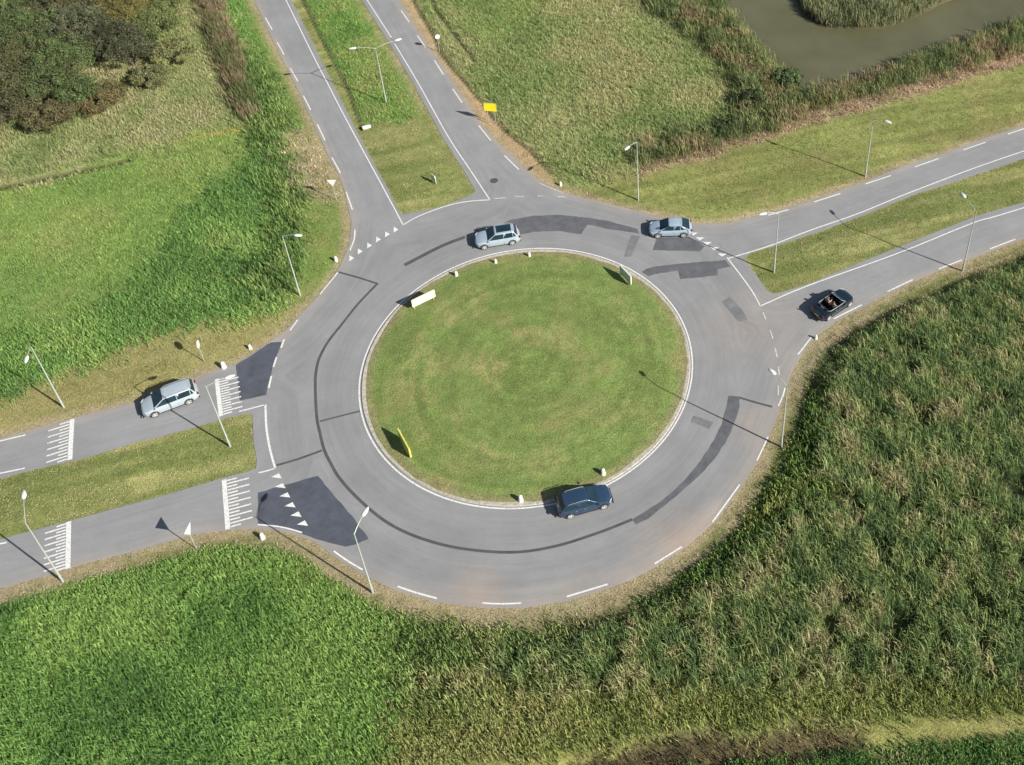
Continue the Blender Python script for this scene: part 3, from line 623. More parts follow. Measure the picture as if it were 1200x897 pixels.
# dry litter and tufts creeping over the outer asphalt edge in the south-east
def edge_keep(x, y, r):
    a = asphalt_dist(x, y); zz_ = zone_of(x, y, .2); wd = np.where(np.isin(zz_, [ZN.index('reed_SE')]), 2.7, np.where(np.isin(zz_, [ZN.index('lush_SW'), ZN.index('mixed_S'), ZN.index('bank_E')]), 1.6, 1.0))
    return (a < wd*(.7+.6*fbm(x, y, 1.3, 3))) & (a > -.03) & (zone_of(x, y, .2) != ZN.index('track_D'))
tufts('dry_edge_grass', 'tan dry grass fringe along the outer edge of the asphalt', 'dry grass', [], 13, 6, .16, .5, .12, .035, 1.1, [(.08,.13,.036),(.12,.16,.05),(.16,.175,.07),(.20,.19,.10),(.24,.225,.14)], 1.4, -.06, keep=edge_keep, seed=27, poly=np.array([(-66,-36),(64,-36),(64,66),(-66,66)]))
# island sward
def island_sward():
    r = np.random.default_rng(5); n = 5200; a = r.uniform(0, 2*math.pi, n); q = np.sqrt(r.uniform(0, 1, n))*13.5
    return q*np.cos(a), q*np.sin(a), .09+.26*(1-(q/13.66)**2)
_z = zsurf
xs_, ys_, zs_ = island_sward(); 
r = np.random.default_rng(6); B = 6; n = len(xs_)*B
bx = np.repeat(xs_, B)+r.normal(0, .12, n); by = np.repeat(ys_, B)+r.normal(0, .12, n); bz = np.repeat(zs_, B)-.03; ph = r.uniform(0, 6.283, n); H = r.uniform(.05, .13, n); W = r.uniform(.012, .03, n)
V = np.stack([np.stack([bx-np.sin(ph)*W, by+np.cos(ph)*W, bz], -1), np.stack([bx+np.sin(ph)*W, by-np.cos(ph)*W, bz], -1), np.stack([bx+np.cos(ph)*H, by+np.sin(ph)*H, bz+H], -1)], 1)
pc = sward(xs_, ys_)*1.25; pc = np.repeat(pc, B, 0)*r.uniform(.75, 1.35, n)[:, None]
tag(bigmesh('island_grass', V.reshape(-1, 3), np.arange(n*3), np.full(n, 3), np.repeat(pc, 3, 0), M['blade']), 'short mown grass covering the round central island', 'grass', None, 'stuff')

# ------------------------------------------------------------------ bushes and small trees, upper left
def bush(px, h, rad, colr, label, seed, leaves=10500, size=.15, name='bush', cat='bush'):
    r = np.random.default_rng(seed); b = G(*px); root = empty(name, (b[0], b[1], float(zsurf(np.array([b[0]]), np.array([b[1]]))[0])), 0, label, cat, 'bushes in the upper left corner')
    mb = MB(); tops = []
    nst = 4
    for k in range(nst):
        a = 2*math.pi*k/nst+r.uniform(-.5, .5); q = rad*r.uniform(.3, .6); t = Vector((math.cos(a)*q, math.sin(a)*q, h*r.uniform(.6, .8))); tops.append(t)
        mb.tube([(math.cos(a)*.06, math.sin(a)*.06, -.1), t*.35+Vector((0, 0, .1*h)), t], [.10*rad/2, .07*rad/2, .02], 7)
        for j in range(3):
            e_ = t*.6+Vector((r.normal(0, rad*.35), r.normal(0, rad*.35), h*.15)); mb.tube([t*.45, e_], [.04, .012], 5)
    mb.build('trunk', M['bark'], root)
    nc = 60; cl = []
    for k in range(nc):
        d = r.normal(0, 1, 3); d /= np.linalg.norm(d); d[2] = abs(d[2])*.9-.12; q = r.uniform(.55, 1.0)
        cl.append((d[0]*rad*q, d[1]*rad*q, h*.52+d[2]*h*.48*q))
    cl = np.array(cl); cs = r.uniform(.16, .36, nc)*rad*.75; ct = r.uniform(.65, 1.35, nc)
    n = leaves; ci = r.integers(0, nc, n); d = r.normal(0, 1, (n, 3)); d /= np.linalg.norm(d, axis=1)[:, None]
    P = cl[ci]+d*(cs[ci]*r.uniform(.5, 1, n)**.5)[:, None]*np.array((1, 1, .8)); P[:, 2] = np.maximum(P[:, 2], .15)
    A = r.normal(0, 1, (n, 3))+d*.3; A /= np.linalg.norm(A, axis=1)[:, None]; T = np.cross(A, d+r.normal(0, .4, (n, 3))); T /= np.linalg.norm(T, axis=1)[:, None]
    s = size*r.uniform(.6, 1.4, n)[:, None]
    V = np.stack([P-A*s*.5, P+T*s*.34, P+A*s*.5, P-T*s*.34], 1)
    cc = np.array(colr)[None]*1.22*(ct[ci]*r.uniform(.75, 1.3, n))[:, None]; cc[:, 0] *= r.uniform(.8, 1.3, n); cc[:, 1] *= r.uniform(.9, 1.15, n)
    cr = bigmesh('crown', V.reshape(-1, 3), np.arange(n*4), np.full(n, 4), np.repeat(cc, 4, 0), M['leaf']); cr.parent = root
    return root
gr_, ol, br, gy, og, dk, lt = (.075,.105,.04), (.085,.092,.042), (.088,.086,.048), (.078,.09,.052), (.115,.10,.046), (.062,.07,.038), (.12,.145,.055)
bl = [((18,88),3.6,2.4,ol,'olive brown bush at the left frame edge, upper corner'),((48,62),4.6,2.6,gr_,'tall green bush nearest the top left corner of the thicket'),((80,98),4.2,2.6,gr_,'round green bush in the middle of the upper left thicket'),
 ((38,125),3.2,2.4,ol,'olive bush left of the rust coloured shrub, near the lower left end'),((98,55),4.2,2.5,gy,'grey green bush right of the tallest green one'),((112,22),4.,2.6,br,'brown leafed bush at the top frame edge'),
 ((150,26),3.4,2.5,(.15,.14,.05),'yellowish green bush beside the brown one at the top'),((158,78),3.2,2.1,dk,'dark grey bush at the right side of the thicket'),((136,62),3.6,2.2,dk,'dark bush between grey green and dark grey ones'),
 ((122,124),1.7,1.9,og,'low rust orange shrub at the lower right of the thicket'),((98,122),2.6,1.6,gr_,'small green bush just left of the rust orange shrub'),((8,142),2.6,2.2,br,'brown bush at the left frame edge, lowest one'),
 ((60,146),1.9,2.0,(.095,.088,.045),'low brown shrub along the lower rim of the thicket'),((188,40),2.4,2.3,lt,'pale green willow shrub standing right of the thicket'),((206,72),1.8,1.9,(.15,.165,.07),'sparse pale shrub farthest right of the thicket'),
 ((20,40),4.4,2.6,gr_,'green bush cut by the top left corner of the picture'),((70,28),4.4,2.5,br,'brown green bush touching the top edge, left of centre'),((62,118),3.4,2.0,(.07,.10,.04),'mid green bush above the low brown shrub'),((178,98),1.5,1.5,(.12,.13,.06),'knee high grey shrub below the dark grey bush'),
 ((200,10),2.8,2.3,lt,'light green shrub at the top edge, right of the yellowish one'),((-6,112),3.6,2.4,br,'brown bush half outside the left frame edge')]
for i, (px, h, rd, cl_, lb) in enumerate(bl): bush(px, h*1.3, rd*1.55, cl_, lb, 100+i)

for i, (px, h, rd, c_, lb) in enumerate([((882,126),2.1,1.7,(.06,.085,.035),'dark green shrub at the corner of the reed belt, below the pond'),((852,156),1.7,1.3,(.055,.08,.032),'smaller dark shrub between the tan field and the cut reed strip'),((922,100),2.0,1.8,(.08,.115,.05),'round green shrub at the lower tip of the pond')]):
    o_ = bush(px, h, rd, c_, lb, 300+i); o_['group'] = 'shrubs at the pond corner'

# ------------------------------------------------------------------ street lamps
def lamp(base, heads, label, name='street_lamp'):
    b = G(*base); root = empty(name, (b[0], b[1], 0), 0, label, 'street lamp', 'street lamps around the roundabout')
    MB().lathe([(.09, -.1), (.09, .9), (.07, .95), (.038, 7.7), (.034, 7.74)], n=12).build('pole', M['galv'], root, True)
    for hd in heads:
        d = Vector((hd[0], hd[1], 0)); L = d.length; d.normalize()
        P = [Vector((0, 0, 7.62))]+[d*(L-.35)*t+Vector((0, 0, 7.66+.34*math.sin(t*math.pi/2))) for t in (.15, .35, .6, .85, 1)]
        MB().tube(P, [.034]*3+[.028]*3, 8).build('arm', M['galv'], root, True)
        ang = math.atan2(d.y, d.x)
        Mx = Matrix.Translation(d*(L+.02)+Vector((0, 0, 8.0))) @ Matrix.Rotation(ang, 4, 'Z')
        bm = bmesh.new(); bmesh.ops.create_uvsphere(bm, u_segments=16, v_segments=8, radius=1)
        for v in bm.verts: v.co = Vector((v.co.x*.42, v.co.y*.17*(1-.25*v.co.x), v.co.z*(.12 if v.co.z > 0 else .05)))
        mb = MB(); bm.verts.index_update(); mb.add([Mx @ v.co for v in bm.verts], [[v.index for v in f.verts] for f in bm.faces]); bm.free()
        ho = mb.build('lamp_head', M['head'], root, True)
        lb_ = MB(); lb_.lathe([(.02, -.075), (.12, -.06), (.14, -.03)], Mx @ Matrix.Scale(1.6, 4, (1, 0, 0)), 14).build('lamp_glass', M['lens'], ho, True)
    return root
lamp((74,682), [(-.88,1.99)], 'street lamp beside the white stripes on the lower left road, bottom left corner')
lamp((75,478), [(.4,-1.49)], 'street lamp on the grass above the upper left road near the left edge')
lamp((437,695), [(.5,1.5)], 'street lamp on the grass below the roundabout, arm over the asphalt')
lamp((270,524), [(1.7,.7)], 'street lamp on the dry strip between the two left roads')
lamp((352,347), [(1.5,-.22)], 'street lamp in the green weeds left of the roundabout')
lamp((1128,318), [(-.85,1.95)], 'street lamp at the reed side of the lower right road')
lamp((1014,207), [(1.26,-.9)], 'street lamp on the upper side of the upper right road')
lamp((748,235), [(-.9,-1.3)], 'street lamp above the light blue sedan, by the tan field')
lamp((453,122), [(-2.34,-.5),(2.31,1.2)], 'two-armed street lamp on the green strip between the upper roads')
lamp((907,320), [(-1.5,-.4)], 'street lamp at the tip of the grass between the two right roads')
lamp((915.5,524), [(-1.1,1.2)], 'street lamp on the right rim of the roundabout, long shadow over the island')

# ------------------------------------------------------------------ signs and posts
def board_sign(p0, p1, zb, zt, label, front, back):
    p0, p1 = np.array(p0), np.array(p1); c = (p0+p1)/2; d = p1-p0; L = np.linalg.norm(d); rz = math.atan2(d[1], d[0])
    root = empty('arrow_board', (c[0], c[1], 0), rz, label, 'sign board', 'sign boards on the central island')
    gz = .1
    for s in (-1, 1): MB().tube([(s*(L/2-.12), 0, gz-.1), (s*(L/2-.12), 0, zt-.05)], .04, 8).build('post', M['yellow'], root, True)
    MB().box((0, -.075, (zb+zt)/2), (L, .05, zt-zb), bev=.015).build('panel', M[front], root)
    fr = MB(); H = zt-zb
    for zz in (zb-.02, zt+.02): fr.box((0, -.075, zz), (L+.12, .12, .09))
    for s in (-1, 1): fr.box((s*(L/2+.03), -.075, (zb+zt)/2), (.09, .118, H+.05))
    fr.build('frame', M[back], root)
    return root
board_sign(G(465,354.)-1.32*SH, G(490,342)-1.32*SH, .58, 1.32, 'cream sign board on two legs at the upper left edge of the island', 'cream', 'cream')
b2a = G(448,502)-1.35*SH; b2b = G(460,524.5)-1.35*SH
board_sign(b2a, b2b, .35, 1.35, 'yellow sign board seen edge-on at the lower left of the island', 'yellow', 'yellow')
b3a = G(704.5,312.5)-1.5*SH; b3b = b3a+(G(722,329.5)-1.3*SH-b3a)*.8
board_sign(b3a, b3b, .4, 1.35, 'pale grey green sign board at the upper right edge of the island', 'greyback', 'greyback')
# yellow direction board beside the upper right road
c0 = np.array((-7.51, 34.6)); root = empty('direction_sign', (c0[0], c0[1], 0), R(-8), 'bright yellow board on two posts beside the brown strip of the upper road', 'road sign')
for s in (-1, 1): MB().tube([(s*.42, .06, -.1), (s*.42, .06, 2.75)], .035, 8).build('post', M['galv'], root, True)
MB().box((0, 0, 2.3), (1.35, .05, 1.0), bev=.01).build('panel', M['vivid'], root)
fr = MB()
for zz in (1.79, 2.81): fr.box((0, 0, zz), (1.41, .07, .05))
for s in (-1, 1): fr.box((s*.69, 0, 2.3), (.05, .068, 1.0))
fr.build('frame', M['yellow'], root)
def pole_sign(base, sh_a, sh_b, zc, shape, label, size=None, zb=None, rz=None):
    b = G(*base) if len(base) == 2 and abs(base[0]) > 45 else np.array(base)
    if rz is None:
        d = G(*sh_b)-G(*sh_a); rz = math.atan2(d[1], d[0]); size = size or np.linalg.norm(d)
    root = empty('road_sign', (b[0], b[1], 0), rz, label, 'road sign')
    MB().tube([(0, .03, -.1), (0, .03, zc+.1)], .035, 8).build('post', M['galv'], root, True)
    if shape == 'disc': pts = [(size/2*math.cos(a*math.pi/12), zc+size/2*math.sin(a*math.pi/12)) for a in range(24)]
    elif shape == 'up': pts = [(-size/2, zc-size*.35), (size/2, zc-size*.35), (0, zc+size*.52)]
    else: pts = [(-size/2, zc+size*.4), (0, zc-size*.47), (size/2, zc+size*.4)]
    MB().prism(pts, .035, Matrix.Translation((0, -.02, 0))).build('sign_plate', M['white'], root)
    k = .93; cz = sum(p[1] for p in pts)/len(pts)
    return root
pole_sign((231,644), (176,614), (182.5,602), 2.45, 'down', 'triangular road sign on a post below the lower left road', .95)
pole_sign((-28.52,.2), None, None, 2.3, 'disc', 'round road sign seen edge-on above the silver people carrier on the left', .75, rz=R(102))
pole_sign((394.5,235.5), None, None, 2.45, 'down', 'white triangular yield sign beside the upper left road', .95, rz=R(4))
pole_sign((-15.79,49.06), None, None, 2.2, 'disc', 'small round white sign by the brown strip of the upper road, near the top edge', .6, rz=R(30))
c0 = G(509,215); root = empty('marker_board', (c0[0], c0[1], 0), R(-48), 'small grey green board on the grass tip between the upper roads', 'sign board')
MB().prism([(-.42,.25),(.42,.25),(.42,1.0),(.3,1.15),(-.3,1.15),(-.42,1.0)], .06).build('panel', M['greyback'], root)
for s in (-1, 1): MB().tube([(s*.3, .06, -.1), (s*.3, .06, 1.05)], .03, 8).build('post', M['galv'], root)
def bollard(px, label, s=1.0):
    s *= .88
    b = G(*px); z0 = .08 if math.hypot(*b) < 14 else 0
    root = empty('bollard', (b[0], b[1], z0), random.uniform(0, 3), label, 'bollard', 'white bollards along the kerbs')
    MB().lathe([(.20*s, -.1), (.20*s, .10*s), (.15*s, .45*s), (.11*s, .62*s), (.04*s, .68*s)], n=14).build('post', M['white'], root, True)
    MB().lathe([(.163*s, .40*s), (.150*s, .52*s)], n=14).build('band', M['greyback'], root, True)
for px, lb, s in [((394,306),'white bollard left of the yield triangles on the upper left entry',1.),((620.5,301),'white bollard on the island rim below the dark arc patch',.85),((581,309),'white bollard on the island rim below the silver car with the black roof glass',.85),
 ((535,324),'white bollard on the island rim right of the cream sign board',1.),((707,556.5),'white bollard on the island rim, upper right of the dark blue car',1.15),((610.5,587.5),'white bollard on the island rim left of the dark blue car',1.15),
 ((293.5,409),'white bollard on the verge above the dark asphalt on the left exit',.9),((262.5,431),'white bollard above the rumble stripes behind the silver people carrier',1.25),((308,631),'white bollard on the dry verge below the left yield triangles',1.1),
 ((657,217.5),'white bollard in the green grass at the upper exit',.85),((956,397),'white bollard at the reed edge below the convertible',.8)]: bollard(px, lb, s)
c0 = G(430,151); root = empty('culvert_cover', (c0[0], c0[1], .05), R(25), 'small white slab at the end of the ditch between the upper roads', 'slab')
MB().box((0, 0, .2), (.95, .42, .16), bev=.02).build('slab', M['white'], root); MB().box((0, .02, .02), (.8, .3, .22)).build('base', M['kerb'], root)

# ------------------------------------------------------------------ cars
def car(front_wheel, rear_wheel, near, label, paint, L=4.4, W=1.78, H=1.5, belt=.95, hood=.88, wf=.55, rf=.10, rr=-1.55, rb=-2.0, deck=None, name='car', sunroof=False, rails=False, cabrio=False, group=None, darkpillar=True):
    """front_wheel / rear_wheel: near-side wheel contacts on the ground; near: 'L' or 'R' side; x forward"""
    A, B = G(*front_wheel), G(*rear_wheel); d = A-B; wb = np.linalg.norm(d); wb = min(max(wb, 2.55), 2.75); d /= np.linalg.norm(d); nrm = np.array([-d[1], d[0]])
    mid = (A+B)/2; c = mid + (-nrm if near == 'L' else nrm)*(W/2-.05)
    root = empty(name, (c[0], c[1], .012), math.atan2(d[1], d[0]), label, 'car', 'cars driving on the roundabout')
    pm = M[paint]
    deck = deck or belt
    hl = L/2; nst = 25; xs = np.linspace(-hl, hl, nst)
    prof_x = [-hl, -hl+.06, -hl+.28, rb, wf+.05, hl-.55, hl-.15, hl-.03, hl]; prof_z = [.55, deck-.16, deck-.03, deck, belt+.01, hood-.02, hood-.14, hood-.28, .42]
    secs = []
    for x_ in xs:
        u = abs(x_)/hl; e_ = (1-max(0, (u-.70)/.30)**2.0*(.50 if x_ > 0 else .28)); hw = W/2*e_*(1-.03*u)
        zt = float(np.interp(x_, prof_x, prof_z)); zb = .22+max(0, (u-.86)/.14)*.10
        zt = max(zt, zb+.12)
        pts = [(hw*.78, zb), (hw*.96, zb+.05), (hw, zb+(zt-zb)*.35), (hw*.995, zb+(zt-zb)*.62), (hw*.965, zt-.09), (hw*.93, zt-.02), (hw*.80, zt+.012), (hw*.4, zt+.035), (0, zt+.04)]
        secs.append([(x_, yy, zz) for yy, zz in pts]+[(x_, -yy, zz) for yy, zz in pts[-2::-1]])
    m_ = len(secs[0]); vs = [p for s in secs for p in s]; fs = []
    for i in range(nst-1):
        for k in range(m_):
            if cabrio and rb+.02 < xs[i] and xs[i+1] < wf+.02 and 6 <= k <= m_-8: continue
            k2 = (k+1) % m_; fs.append((i*m_+k, i*m_+k2, (i+1)*m_+k2, (i+1)*m_+k))
    fs.append(tuple(range(m_))); fs.append(tuple((nst-1)*m_+k for k in range(m_))[::-1])
    body = mesh('body', vs, fs, pm, root, True)
    bw = W/2*.93
    def quad(name_, q, mat, off=.012, par=root, sub=None):
        P = [Vector(p) for p in q]; nn = (P[1]-P[0]).cross(P[-1]-P[0]).normalized(); cen = sum(P, Vector())/len(P)
        if nn.dot(cen-Vector((0, 0, .6))) < 0: nn = -nn
        o_ = [p+nn*off for p in P]; i_ = [p-nn*.02 for p in P]; n_ = len(P)
        return mesh(name_, o_+i_, [tuple(range(n_)), tuple(range(2*n_-1, n_-1, -1))]+[(i, i+n_, (i+1) % n_+n_, (i+1) % n_) for i in range(n_)], mat, par)
    if not cabrio:
        tw = bw*.80; bz = belt-.01
        st = [(rb, bz, bz-.005, bw*.97), (rr, bz, H-.05, tw*.97), ((rr+rf)/2, bz, H+.0, tw*1.02), (rf, bz, H-.035, tw*.98), (wf, bz, bz+.005, bw*.95)]
        mm = 9; vs = []; fs = []; n2 = []
        def stn(t):
            i = min(int(t), 3); f = t-i; a, b_ = st[i], st[i+1]; return [a[k]+(b_[k]-a[k])*f for k in range(4)]
        ts = [0, .5, .85, 1, 1.15, 1.5, 2, 2.5, 2.85, 3, 3.12, 3.5, 4]
        for t in ts:
            xx, b0, tp, hw = stn(t); hb = bw*.975
            if xx < rb+.02 or xx > wf-.02: hb = hw
            rows = [(hb, b0-.04), (hb, b0), (hb+(hw-hb)*.5, b0+(tp-b0)*.5), (hw, tp-.045 if tp-b0 > .1 else tp-.004), (hw*.93, tp-.004), (hw*.6, tp+.018), (0, tp+.028)]
            vs += [(xx, a, b_) for a, b_ in rows]+[(xx, -a, b_) for a, b_ in rows[-2::-1]]
        m2 = 13
        for i in range(len(ts)-1):
            for k in range(m2-1): fs.append((i*m2+k, i*m2+k+1, (i+1)*m2+k+1, (i+1)*m2+k))
        roof = mesh('roof', vs, fs, pm, root, True)
        lerp = lambda a, b_, t: a+(b_-a)*t
        def end_glass(nm, x0, x1, t0, t1, wtop, zoff=0):
            z0, z1 = bz, H-.035
            q = []
            for t, s in ((t0*.5, 1), (t0*.5, -1), (t1, -1), (t1, 1)):
                q.append((lerp(x0, x1, t), s*lerp(bw*.95, tw*.98, t)*.93, lerp(z0, z1, t)+.04))
            return quad(nm, q, M['glass'])
        end_glass('windshield', wf, rf, .10, .93, tw)
        rg = end_glass('rear_window', rb, rr, .40 if rr-rb < .6 else .14, .90, tw)
        # side windows: front and rear (and quarter) panes
        splits = [(rf+(wf-rf)*.62, rf-.03, (rf+rr)/2+.12), ]
        for s in (1, -1):
            def pt(x_, t): return (x_, s*(lerp(bw*.975, tw*1.0, t)+.004), lerp(bz+.0, H-.06, t))
            xm = (rf+rr)/2+.14; xq = rr+.02
            quad('side_window', [pt(xm+.0, .06), pt(wf-.16, .06), pt(rf+.05, .90), pt(xm+.0, .94)], M['glass'], .01)
            quad('side_window', [pt(xq+.10, .08), pt(xm-.05, .06), pt(xm-.05, .94), pt(xq+.10, .92)], M['glass'], .01)
            if rr-rb > .25: quad('side_window', [pt(rb+(rr-rb)*.55, .18), pt(xq+.04, .14), pt(xq+.04, .86), pt(rr-.02, .80)], M['glass'], .01)
        if sunroof: 
            MB().box((lerp(rr, rf, .50), 0, H+.028), ((rf-rr)*.80, tw*1.45, .02), bev=.008).build('sunroof', M['glass'], root)
        if rails:
            for s in (-1, 1): MB().tube([(rr+.15, s*tw*.93, H-.02), (rr+.3, s*tw*.95, H+.05), (rf-.3, s*tw*.95, H+.06), (rf-.1, s*tw*.93, H-.02)], .022, 8).build('roof_rail', M['chrome'], root, True)
        MB().box((rr-.02, 0, H-.03), (.20, tw*1.5, .03), bev=.01).build('spoiler', pm, root)
    else:
        # open cockpit: tub, seats, windscreen frame, rear shelf rim
        mb = MB(); x0, x1 = rb+.06, wf+.02; yw = bw*.84
        mb.box(((x0+x1)/2, 0, .35), (x1-x0, yw*2, .04))
        for s in (-1, 1): mb.box(((x0+x1)/2, s*yw, .62), (x1-x0, .05, .56))
        for xx in (x0, x1): mb.box((xx, 0, .6), (.05, yw*2, .52))
        mb.build('cockpit', M['black'], root)
        rim = MB(); zt = belt+.035
        P = [(wf, bw*.9, zt), ((wf+rb)/2, bw*.91, zt), (rb+.25, bw*.88, zt+.01), (rb+.06, bw*.68, zt+.02), (rb, 0, zt+.03), (rb+.06, -bw*.68, zt+.02), (rb+.25, -bw*.88, zt+.01), ((wf+rb)/2, -bw*.91, zt), (wf, -bw*.9, zt)]
        rim.tube(P, .035, 8).build('cockpit_trim', M['chrome'], root, True)
        fr = MB().tube([(wf+.22, bw*.88, zt-.02), (wf-.28, bw*.74, H-.04), (wf-.33, 0, H), (wf-.28, -bw*.74, H-.04), (wf+.22, -bw*.88, zt-.02)], .035, 8).build('windshield_frame', M['chrome'], root, True)
        quad('windshield', [(wf+.24, bw*.84, zt), (wf+.24, -bw*.84, zt), (wf-.27, -bw*.70, H-.05), (wf-.27, bw*.70, H-.05)], M['glass'], .005)
        for s in (-1, 1):
            for xx, nm in ((-.28, 0), (-1.08, 1)):
                mb = MB().box((xx+.05, s*.38, .52), (.5, .5, .16), bev=.05).box((xx-.22, s*.38, .80), (.14, .48, .55), Matrix.Rotation(R(-12), 4, 'Y'), .05)
                mb.box((xx-.29, s*.38, 1.10), (.09, .24, .16), bev=.03); mb.build('seat', M['seat'], root, True)
        MB().box((wf-.12, 0, .84), (.3, yw*1.9, .14), bev=.04).build('dashboard', M['black'], root)
        MB().lathe([(.17, -.012), (.185, 0), (.17, .012)], Matrix.Translation((wf-.42, .38, .86)) @ Matrix.Rotation(R(-62), 4, 'Y'), 20).build('steering_wheel', M['black'], root, True)
    # wheels
    for xx in (wb/2, -wb/2):
        for s in (1, -1):
            yy = s*(W/2-.10)
            t = MB().lathe([(.25, -.105), (.30, -.11), (.325, -.08), (.325, .08), (.30, .11), (.25, .105)], Matrix.Translation((xx, yy, .325)) @ Matrix.Rotation(math.pi/2, 4, 'X'), 28).build('wheel', M['tyre'], root, True)
            rm = MB(); Mx = Matrix.Translation((xx, yy+s*.112, .325)) @ Matrix.Rotation(-s*math.pi/2, 4, 'X')
            rm.lathe([(.235, -.03), (.235, .0), (.215, .005), (.205, -.015)], Mx, 24)
            for k in range(5):
                rm.box((0, 0, 0), (.20, .05, .02), None) if 0 else None
                a = k*2*math.pi/5; q = Mx @ Matrix.Rotation(a, 4, 'Z') @ Matrix.Translation((.11, 0, .004)); bb = MB().box((0, 0, 0), (.22, .075, .016)); rm.add([q @ Vector(v) for v in bb.v], bb.f)
            rm.lathe([(.055, .0), (.05, .018)], Mx, 12); rm.build('rim', M['rim'], t)
            # wheel arch lip
            n_ = 16; vs = []; fs = []
            for k in range(n_+1):
                a = math.pi*k/n_*1.08-.04*math.pi
                for r0, yo in ((.345, .012), (.395, .012), (.40, -.03)): vs.append((xx+r0*math.cos(a), s*(W/2*.985+yo), .325+r0*math.sin(a)))
            for k in range(n_):
                for j in range(2): fs.append((k*3+j, k*3+j+1, (k+1)*3+j+1, (k+1)*3+j))
            mesh('wheel_arch', vs, fs, M['black'], root)
    # sills, bumpers, lights, mirrors, handles, plates
    for s in (1, -1):
        MB().box((0, s*(W/2-.045), .25), (wb-.85, .07, .09), bev=.02).build('sill', M['black'], root)
        h_ = MB().prism([(-.20, -.06), (.14, -.07), (.20, .03), (.02, .085), (-.22, .06)], .04, Matrix.Translation((hl-.26, s*(W/2*.80), hood-.17)) @ Matrix.Rotation(-s*R(52), 4, 'Z')); h_.build('headlight', M['lamp'], root)
        MB().box((-hl+.075, s*(W/2*.76), deck-.16), (.12, .26, .20), Matrix.Rotation(s*R(22), 4, 'Z'), .03).build('taillight', M['red'], root)
        MB().box((wf-.12, s*(W/2+.07), belt+.07), (.13, .19, .14), bev=.04).build('wing_mirror', pm, root, True)
        for xx in (rf-.35, rr+.72): MB().box((xx, s*(W/2+.002), belt-.13), (.17, .03, .03), bev=.01).build('door_handle', M['chrome'] if paint in ('navy', 'ink') else pm, root)
        for xx in (wf-.18, (rf+rr)/2+.12, rr+.10): MB().box((xx, s*(W/2*.994), .56), (.012, .014, belt-.62)).build('door_gap', M['black'], root)
    MB().box((hl-.035, 0, .48), (.05, W*.62, .14), bev=.02).build('grille', M['black'], root)
    MB().box((hl-.05, 0, .27), (.10, W*.80, .09), bev=.03).build('bumper', M['black'], root); MB().box((-hl+.05, 0, .30), (.10, W*.82, .10), bev=.03).build('bumper', M['black'], root)
    MB().box((hl+.0, 0, .40), (.02, .5, .11)).build('number_plate', M['plate'], root); MB().box((-hl-.005, 0, .55), (.02, .5, .11)).build('number_plate', M['plate'], root)
    return root
car((568,293), (601,287.5), 'L', 'silver blue off-roader with black roof glass, heading left at the top of the roundabout', 'silver', 4.45, 1.84, 1.60, .98, .92, 1.0, .18, -1.6, -2.05, sunroof=True, rails=True)
car((771,279.6), (801,278.7), 'L', 'light silver hatchback entering the roundabout at the upper right', 'lightblue', 4.3, 1.76, 1.46, .93, .84, 1.08, .12, -1.05, -1.95, deck=.97)
car((182,489.5), (223.7,473.7), 'L', 'silver people carrier with a long plain roof leaving on the upper left road', 'silver2', 4.6, 1.82, 1.60, .97, .90, 1.28, .34, -1.8, -2.17, rails=True)
car((708,597), (669,608), 'R', 'dark blue estate car circling at the bottom of the island', 'navy', 4.35, 1.78, 1.48, .93, .87, 1.02, .2, -1.55, -2.05, rails=True)
cab = car((995.5,359.6), (971,376), 'R', 'black open convertible with two people on the lower right road', 'ink', 4.3, 1.80, 1.40, .93, .86, .62, .3, -1.2, -1.38, deck=.95, cabrio=True)

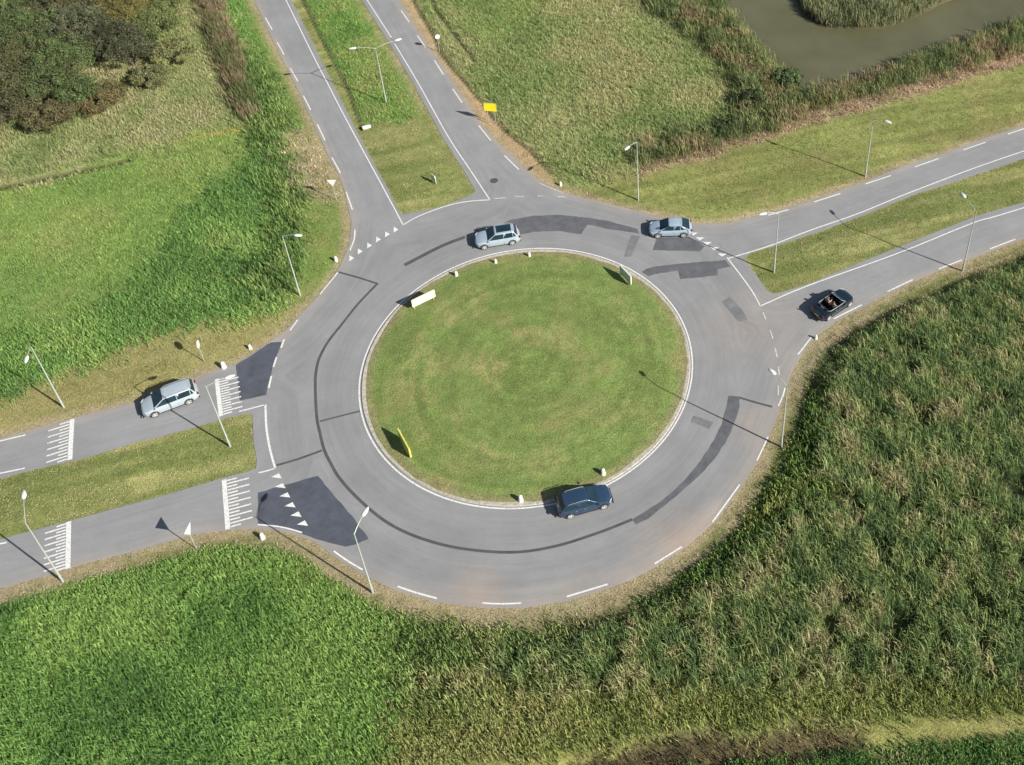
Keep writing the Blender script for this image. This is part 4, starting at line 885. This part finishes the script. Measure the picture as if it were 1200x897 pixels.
# ------------------------------------------------------------------ the two people in the convertible
def person(y, label, shirt, hairc, reach):
    d = Vector((-.28, y, 0)); Mw = cab.matrix_basis
    root_co = Vector((-.30, y, .66))
    J = {'pelvis': (0, 0, 0), 'spine': (-.05, 0, .25), 'chest': (-.09, 0, .42), 'neck': (-.09, 0, .54), 'jaw': (-.06, 0, .60), 'head': (-.07, 0, .69), 'crown': (-.07, 0, .77),
         'sl': (-.08, .17, .45), 'el': (.10, .22, .25), 'hl': (.36, .14 if reach else .12, .30 if reach else .04), 'sr': (-.08, -.17, .45), 'er': (.10, -.22, .25), 'hr': (.36, -.14 if reach else -.12, .30 if reach else .04),
         'kl': (.44, .12, .04), 'fl': (.62, .12, -.28), 'kr': (.44, -.12, .04), 'fr': (.62, -.12, -.28)}
    rad = dict(pelvis=.14, spine=.13, chest=.135, neck=.055, jaw=.075, head=.095, crown=.06, sl=.065, el=.045, hl=.035, sr=.065, er=.045, hr=.035, kl=.07, fl=.05, kr=.07, fr=.05)
    ed = [('pelvis','spine'),('spine','chest'),('chest','neck'),('neck','jaw'),('jaw','head'),('head','crown'),('chest','sl'),('sl','el'),('el','hl'),('chest','sr'),('sr','er'),('er','hr'),('pelvis','kl'),('kl','fl'),('pelvis','kr'),('kr','fr')]
    ks = list(J); me = bpy.data.meshes.new('person'); me.from_pydata([J[k] for k in ks], [(ks.index(a), ks.index(b)) for a, b in ed], [])
    o = bpy.data.objects.new('person', me); C.objects.link(o); me.materials.append(M[shirt] if 0 else M['skin'])
    sk = o.modifiers.new('skin', 'SKIN'); 
    for i, k in enumerate(ks): me.skin_vertices[0].data[i].radius = (rad[k], rad[k])
    me.skin_vertices[0].data[0].use_root = True
    sb = o.modifiers.new('sub', 'SUBSURF'); sb.levels = 1; sb.render_levels = 2
    o.matrix_world = Matrix.LocRotScale(cab.location, cab.rotation_euler, None) @ Matrix.Translation(root_co)
    tag(o, label, 'person')
    def cover(nm, keys, edges, grow, mat):
        m2 = bpy.data.meshes.new(nm); m2.from_pydata([J[k] for k in keys], [(keys.index(a), keys.index(b)) for a, b in edges], []); c_ = bpy.data.objects.new(nm, m2); C.objects.link(c_); m2.materials.append(M[mat])
        c_.modifiers.new('skin', 'SKIN')
        for i, k in enumerate(keys): m2.skin_vertices[0].data[i].radius = (rad[k]+grow,)*2
        m2.skin_vertices[0].data[0].use_root = True; s_ = c_.modifiers.new('sub', 'SUBSURF'); s_.levels = 1; s_.render_levels = 2; c_.parent = o
    cover('shirt', ['pelvis','spine','chest','sl','el','sr','er'], [('pelvis','spine'),('spine','chest'),('chest','sl'),('sl','el'),('chest','sr'),('sr','er')], .016, shirt)
    cover('trousers', ['pelvis','kl','fl','kr','fr'], [('pelvis','kl'),('kl','fl'),('pelvis','kr'),('kr','fr')], .014, 'black')
    bm = bmesh.new(); bmesh.ops.create_uvsphere(bm, u_segments=14, v_segments=9, radius=.112)
    bmesh.ops.translate(bm, verts=bm.verts, vec=(-.095, 0, .705)); bmesh.ops.delete(bm, geom=[v for v in bm.verts if v.co.z < .66 and v.co.x > -.12], context='VERTS')
    hm = bpy.data.meshes.new('hair'); bm.to_mesh(hm); bm.free(); link('hair', hm, M[hairc], o, True)
    bm = bmesh.new()
    for s in (-1, 1): bmesh.ops.create_uvsphere(bm, u_segments=8, v_segments=6, radius=.013, matrix=Matrix.Translation((.018, s*.033, .69)))
    fm = bpy.data.meshes.new('eyes'); bm.to_mesh(fm); bm.free(); link('eyes', fm, M['black'], o, True)
    bm = bmesh.new(); bmesh.ops.create_cone(bm, segments=8, radius1=.018, radius2=.006, depth=.05, cap_ends=True, matrix=Matrix.Translation((.033, 0, .665)) @ Matrix.Rotation(R(20), 4, 'Y'))
    fm = bpy.data.meshes.new('nose'); bm.to_mesh(fm); bm.free(); link('nose', fm, M['skin'], o, True)
person(.38, 'driver in a grey shirt sitting in the open black convertible', 'shirt', 'hair', True)
person(-.38, 'passenger in a brown shirt sitting beside the driver of the convertible', 'shirt2', 'hair', False)
